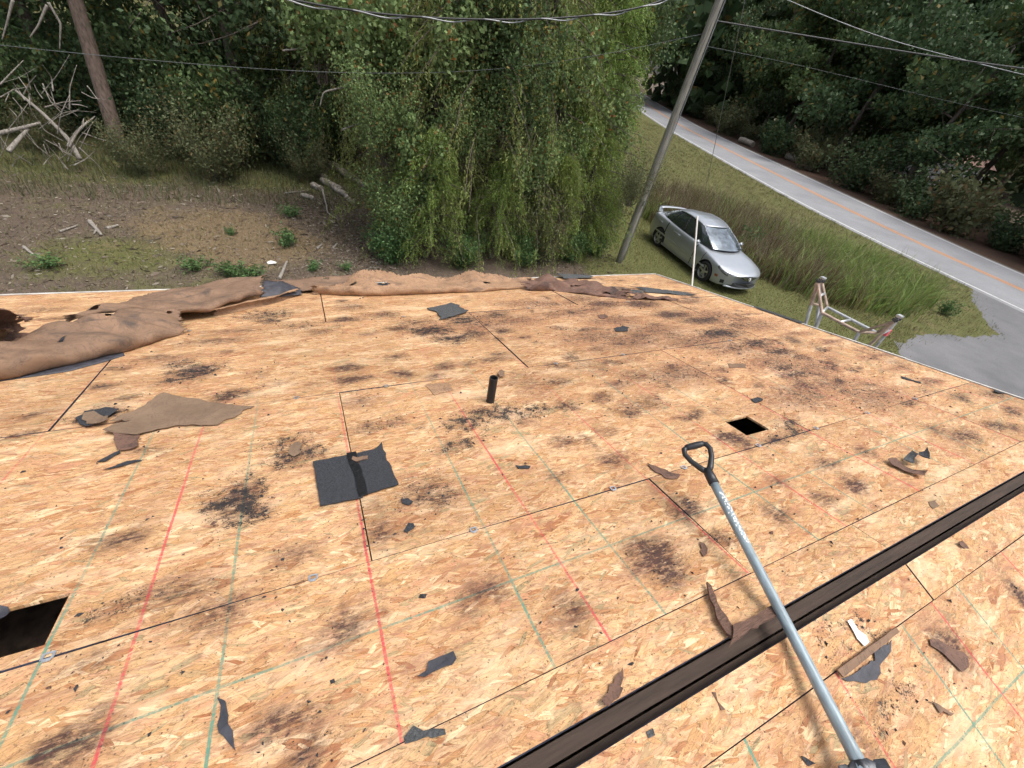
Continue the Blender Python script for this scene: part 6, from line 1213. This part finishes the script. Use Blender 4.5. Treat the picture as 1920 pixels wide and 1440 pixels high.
# --- grass and litter: uncountable
def blades(name, P, H, W_, mat, label, seed, lean=.35, seg=2, cat='grass', bias=None, az=None):
    r = np.random.default_rng(seed); n = len(P); a = r.uniform(0, 6.283, n) if az is None else az + r.normal(0, .7, n); ld = np.stack([np.cos(a), np.sin(a)], 1) * (np.abs(r.normal(0, lean, n)) * H)[:, None]; sa = r.uniform(0, 3.14, n); sd_ = np.stack([np.cos(sa), np.sin(sa), np.zeros(n)], 1); rows = []
    for k in range(seg + 1):
        t = k / seg; c = np.concatenate([P + ld * t ** 2, (GZ + H * (t - .18 * t * t))[:, None]], 1); w = (W_ * (1 - t ** 1.5) * .5 + .0004)[:, None]; rows += [c - sd_ * w, c + sd_ * w]
    V = np.stack(rows, 1); k = V.shape[1]; i = np.arange(n)[:, None] * k; F = np.concatenate([i + [2*s, 2*s+1, 2*s+3, 2*s+2] for s in range(seg)]); t = r.uniform(0, 1, (n, 3))
    if bias is not None: t[:, 1] = np.clip(t[:, 1] + bias, 0, 1)
    return tag(obj(name, arr_mesh(name, V.reshape(-1, 3), F, mat, np.repeat(t, k, 0))), label, cat, kind='stuff')
r = np.random.default_rng(77)
def scatter(n, x0, x1, y0, y1, f):
    P = np.stack([r.uniform(x0, x1, n), r.uniform(y0, y1, n)], 1); return P[r.uniform(size=n) < f(P[:, 0], P[:, 1])]
inroof = lambda x, y: (x < U1 - .3) & (y < DE * CT - .4)
offroad = lambda x, y: x < road_x(y)[0] - .05
nz = lambda x, y, s: np.array([mnoise.noise(Vector((a * s, b_ * s, 3.3))) for a, b_ in zip(x, y)])
P = scatter(70000, 5, 17, 3.5, 18, lambda x, y: .25 + .75 * zones(x, y)[0]); P = P[~in_poly(P[:, 0], P[:, 1], DRV) & ~inroof(P[:, 0], P[:, 1])]
blades('lawn_grass', P, r.uniform(.03, .09, len(P)), r.uniform(.006, .014, len(P)), G_LAWN, 'short green and straw lawn round the car', 1, .6, 2)
P = scatter(150000, 14, 37, 3.5, 44, lambda x, y: offroad(x, y) * np.clip(1.25 - (y - 5) / 50, .3, 1)); P = np.repeat(P[: len(P) // 6], 6, 0) + r.normal(0, .09, (len(P) // 6 * 6, 2)); J = P + r.normal(0, .22, P.shape); P = P[~in_poly(J[:, 0], J[:, 1], DRV)]
blades('verge_grass', P, np.repeat(r.uniform(.4, 1.4, len(P) // 6 + 1), 6)[: len(P)] * r.uniform(.06, .17, len(P)), r.uniform(.007, .016, len(P)), G_DRY, 'dry brownish verge grass between the lawn and the road', 2, .6, 2)
REED = [(12.6, 13.2), (13.6, 8.2), (15.3, 6.2), (17.2, 5.4), (20.2, 5.6), (22.0, 6.6), (22.5, 8.4), (19.5, 12.5), (18.5, 16.0), (15.6, 16.5)]
def reed_pts(n, cond, per=16, sp=.16):
    Q = scatter(n // per * 2, 12, 23, 5, 17, lambda x, y: in_poly(x, y, REED)); Q = Q[cond(Q[:, 0], Q[:, 1])]; m = len(Q); hf = np.repeat(r.uniform(.6, 1.15, m), per); az_ = np.repeat(r.uniform(0, 6.283, m), per); return np.repeat(Q, per, 0) + r.normal(0, sp, (m * per, 2)), hf, az_
gr = lambda x, y: 1 / (1 + np.exp(-((x - 17.2) * 1.1 - (y - 8.5) * .75)))          # 0 brown end .. 1 green end
Q, hf, az_ = reed_pts(20000, lambda x, y: r.uniform(size=len(x)) < .34 + .78 * gr(x, y)); blades('green_reeds', Q, hf * r.uniform(.5, 1.25, len(Q)), r.uniform(.018, .040, len(Q)), G_REED, 'tall bright green reed grass between the ladder and the road', 3, .6, 4, 'reeds', None, az_)
Q, hf, az_ = reed_pts(17000, lambda x, y: r.uniform(size=len(x)) > gr(x, y) + .12, 18, .12); blades('brown_reeds', Q, hf * r.uniform(.6, 1.5, len(Q)), r.uniform(.010, .024, len(Q)), G_BROWN, 'tall dry brown reed stalks behind the car', 4, .24, 3, 'reeds', None, az_)
Q, hf, az_ = reed_pts(4500, lambda x, y: r.uniform(size=len(x)) > .75 * gr(x, y), 5, .2); blades('pale_reeds', Q, hf * r.uniform(.8, 1.7, len(Q)), r.uniform(.008, .016, len(Q)), G_PALE, 'pale dead stalks standing among the brown reeds', 5, .3, 3, 'reeds', None, az_)
P = scatter(30000, -9, 2.5, 6.5, 16, lambda x, y: np.clip(zones(x, y)[0] + .06, 0, 1)); blades('clearing_grass', P, r.uniform(.03, .11, len(P)), r.uniform(.006, .014, len(P)), G_LAWN, 'sparse low grass patches on the bare clearing', 6, .7, 2)
P = scatter(26000, -9, 2.5, 6.5, 15, lambda x, y: np.clip(zones(x, y)[1] * 1.2 + .18, 0, 1)); blades('straw', P, r.uniform(.015, .05, len(P)), r.uniform(.006, .012, len(P)), G_PALE, 'matted dry straw on the clearing', 7, 2.2, 2, 'straw')
P = scatter(9000, -9, 3, 13.2, 17, lambda x, y: np.full_like(x, .8)); blades('woods_edge_grass', P, r.uniform(.08, .35, len(P)), r.uniform(.008, .018, len(P)), L_OLIVE, 'rank grass along the edge of the woods behind the clearing', 8, .5, 3)
def chips():
    q = np.concatenate([scatter(16000, -.6, 3.2, 7.2, 14.5, lambda x, y: np.exp(-((x - 1.0 - (10 - y) * .12) / .95) ** 2)), scatter(22000, -9, 1.5, 6.5, 15, lambda x, y: np.full_like(x, .7)), scatter(1500, 6, 9, 7.5, 10, lambda x, y: np.full_like(x, .8))])
    n = len(q); C = np.concatenate([q, (GZ + r.uniform(.004, .03, n))[:, None]], 1); ax = r.normal(0, 1, (n, 3)); ax[:, 2] *= .12
    o = obj('wood_chips', leaf_mesh('wood_chips', C, np.clip(r.gamma(1.7, .030, n), .012, .22), G_LITTER, .30, ax, 17)); tag(o, 'scattered wood chips, bark and leaf litter on the bare soil', 'wood chips', kind='stuff')
chips()
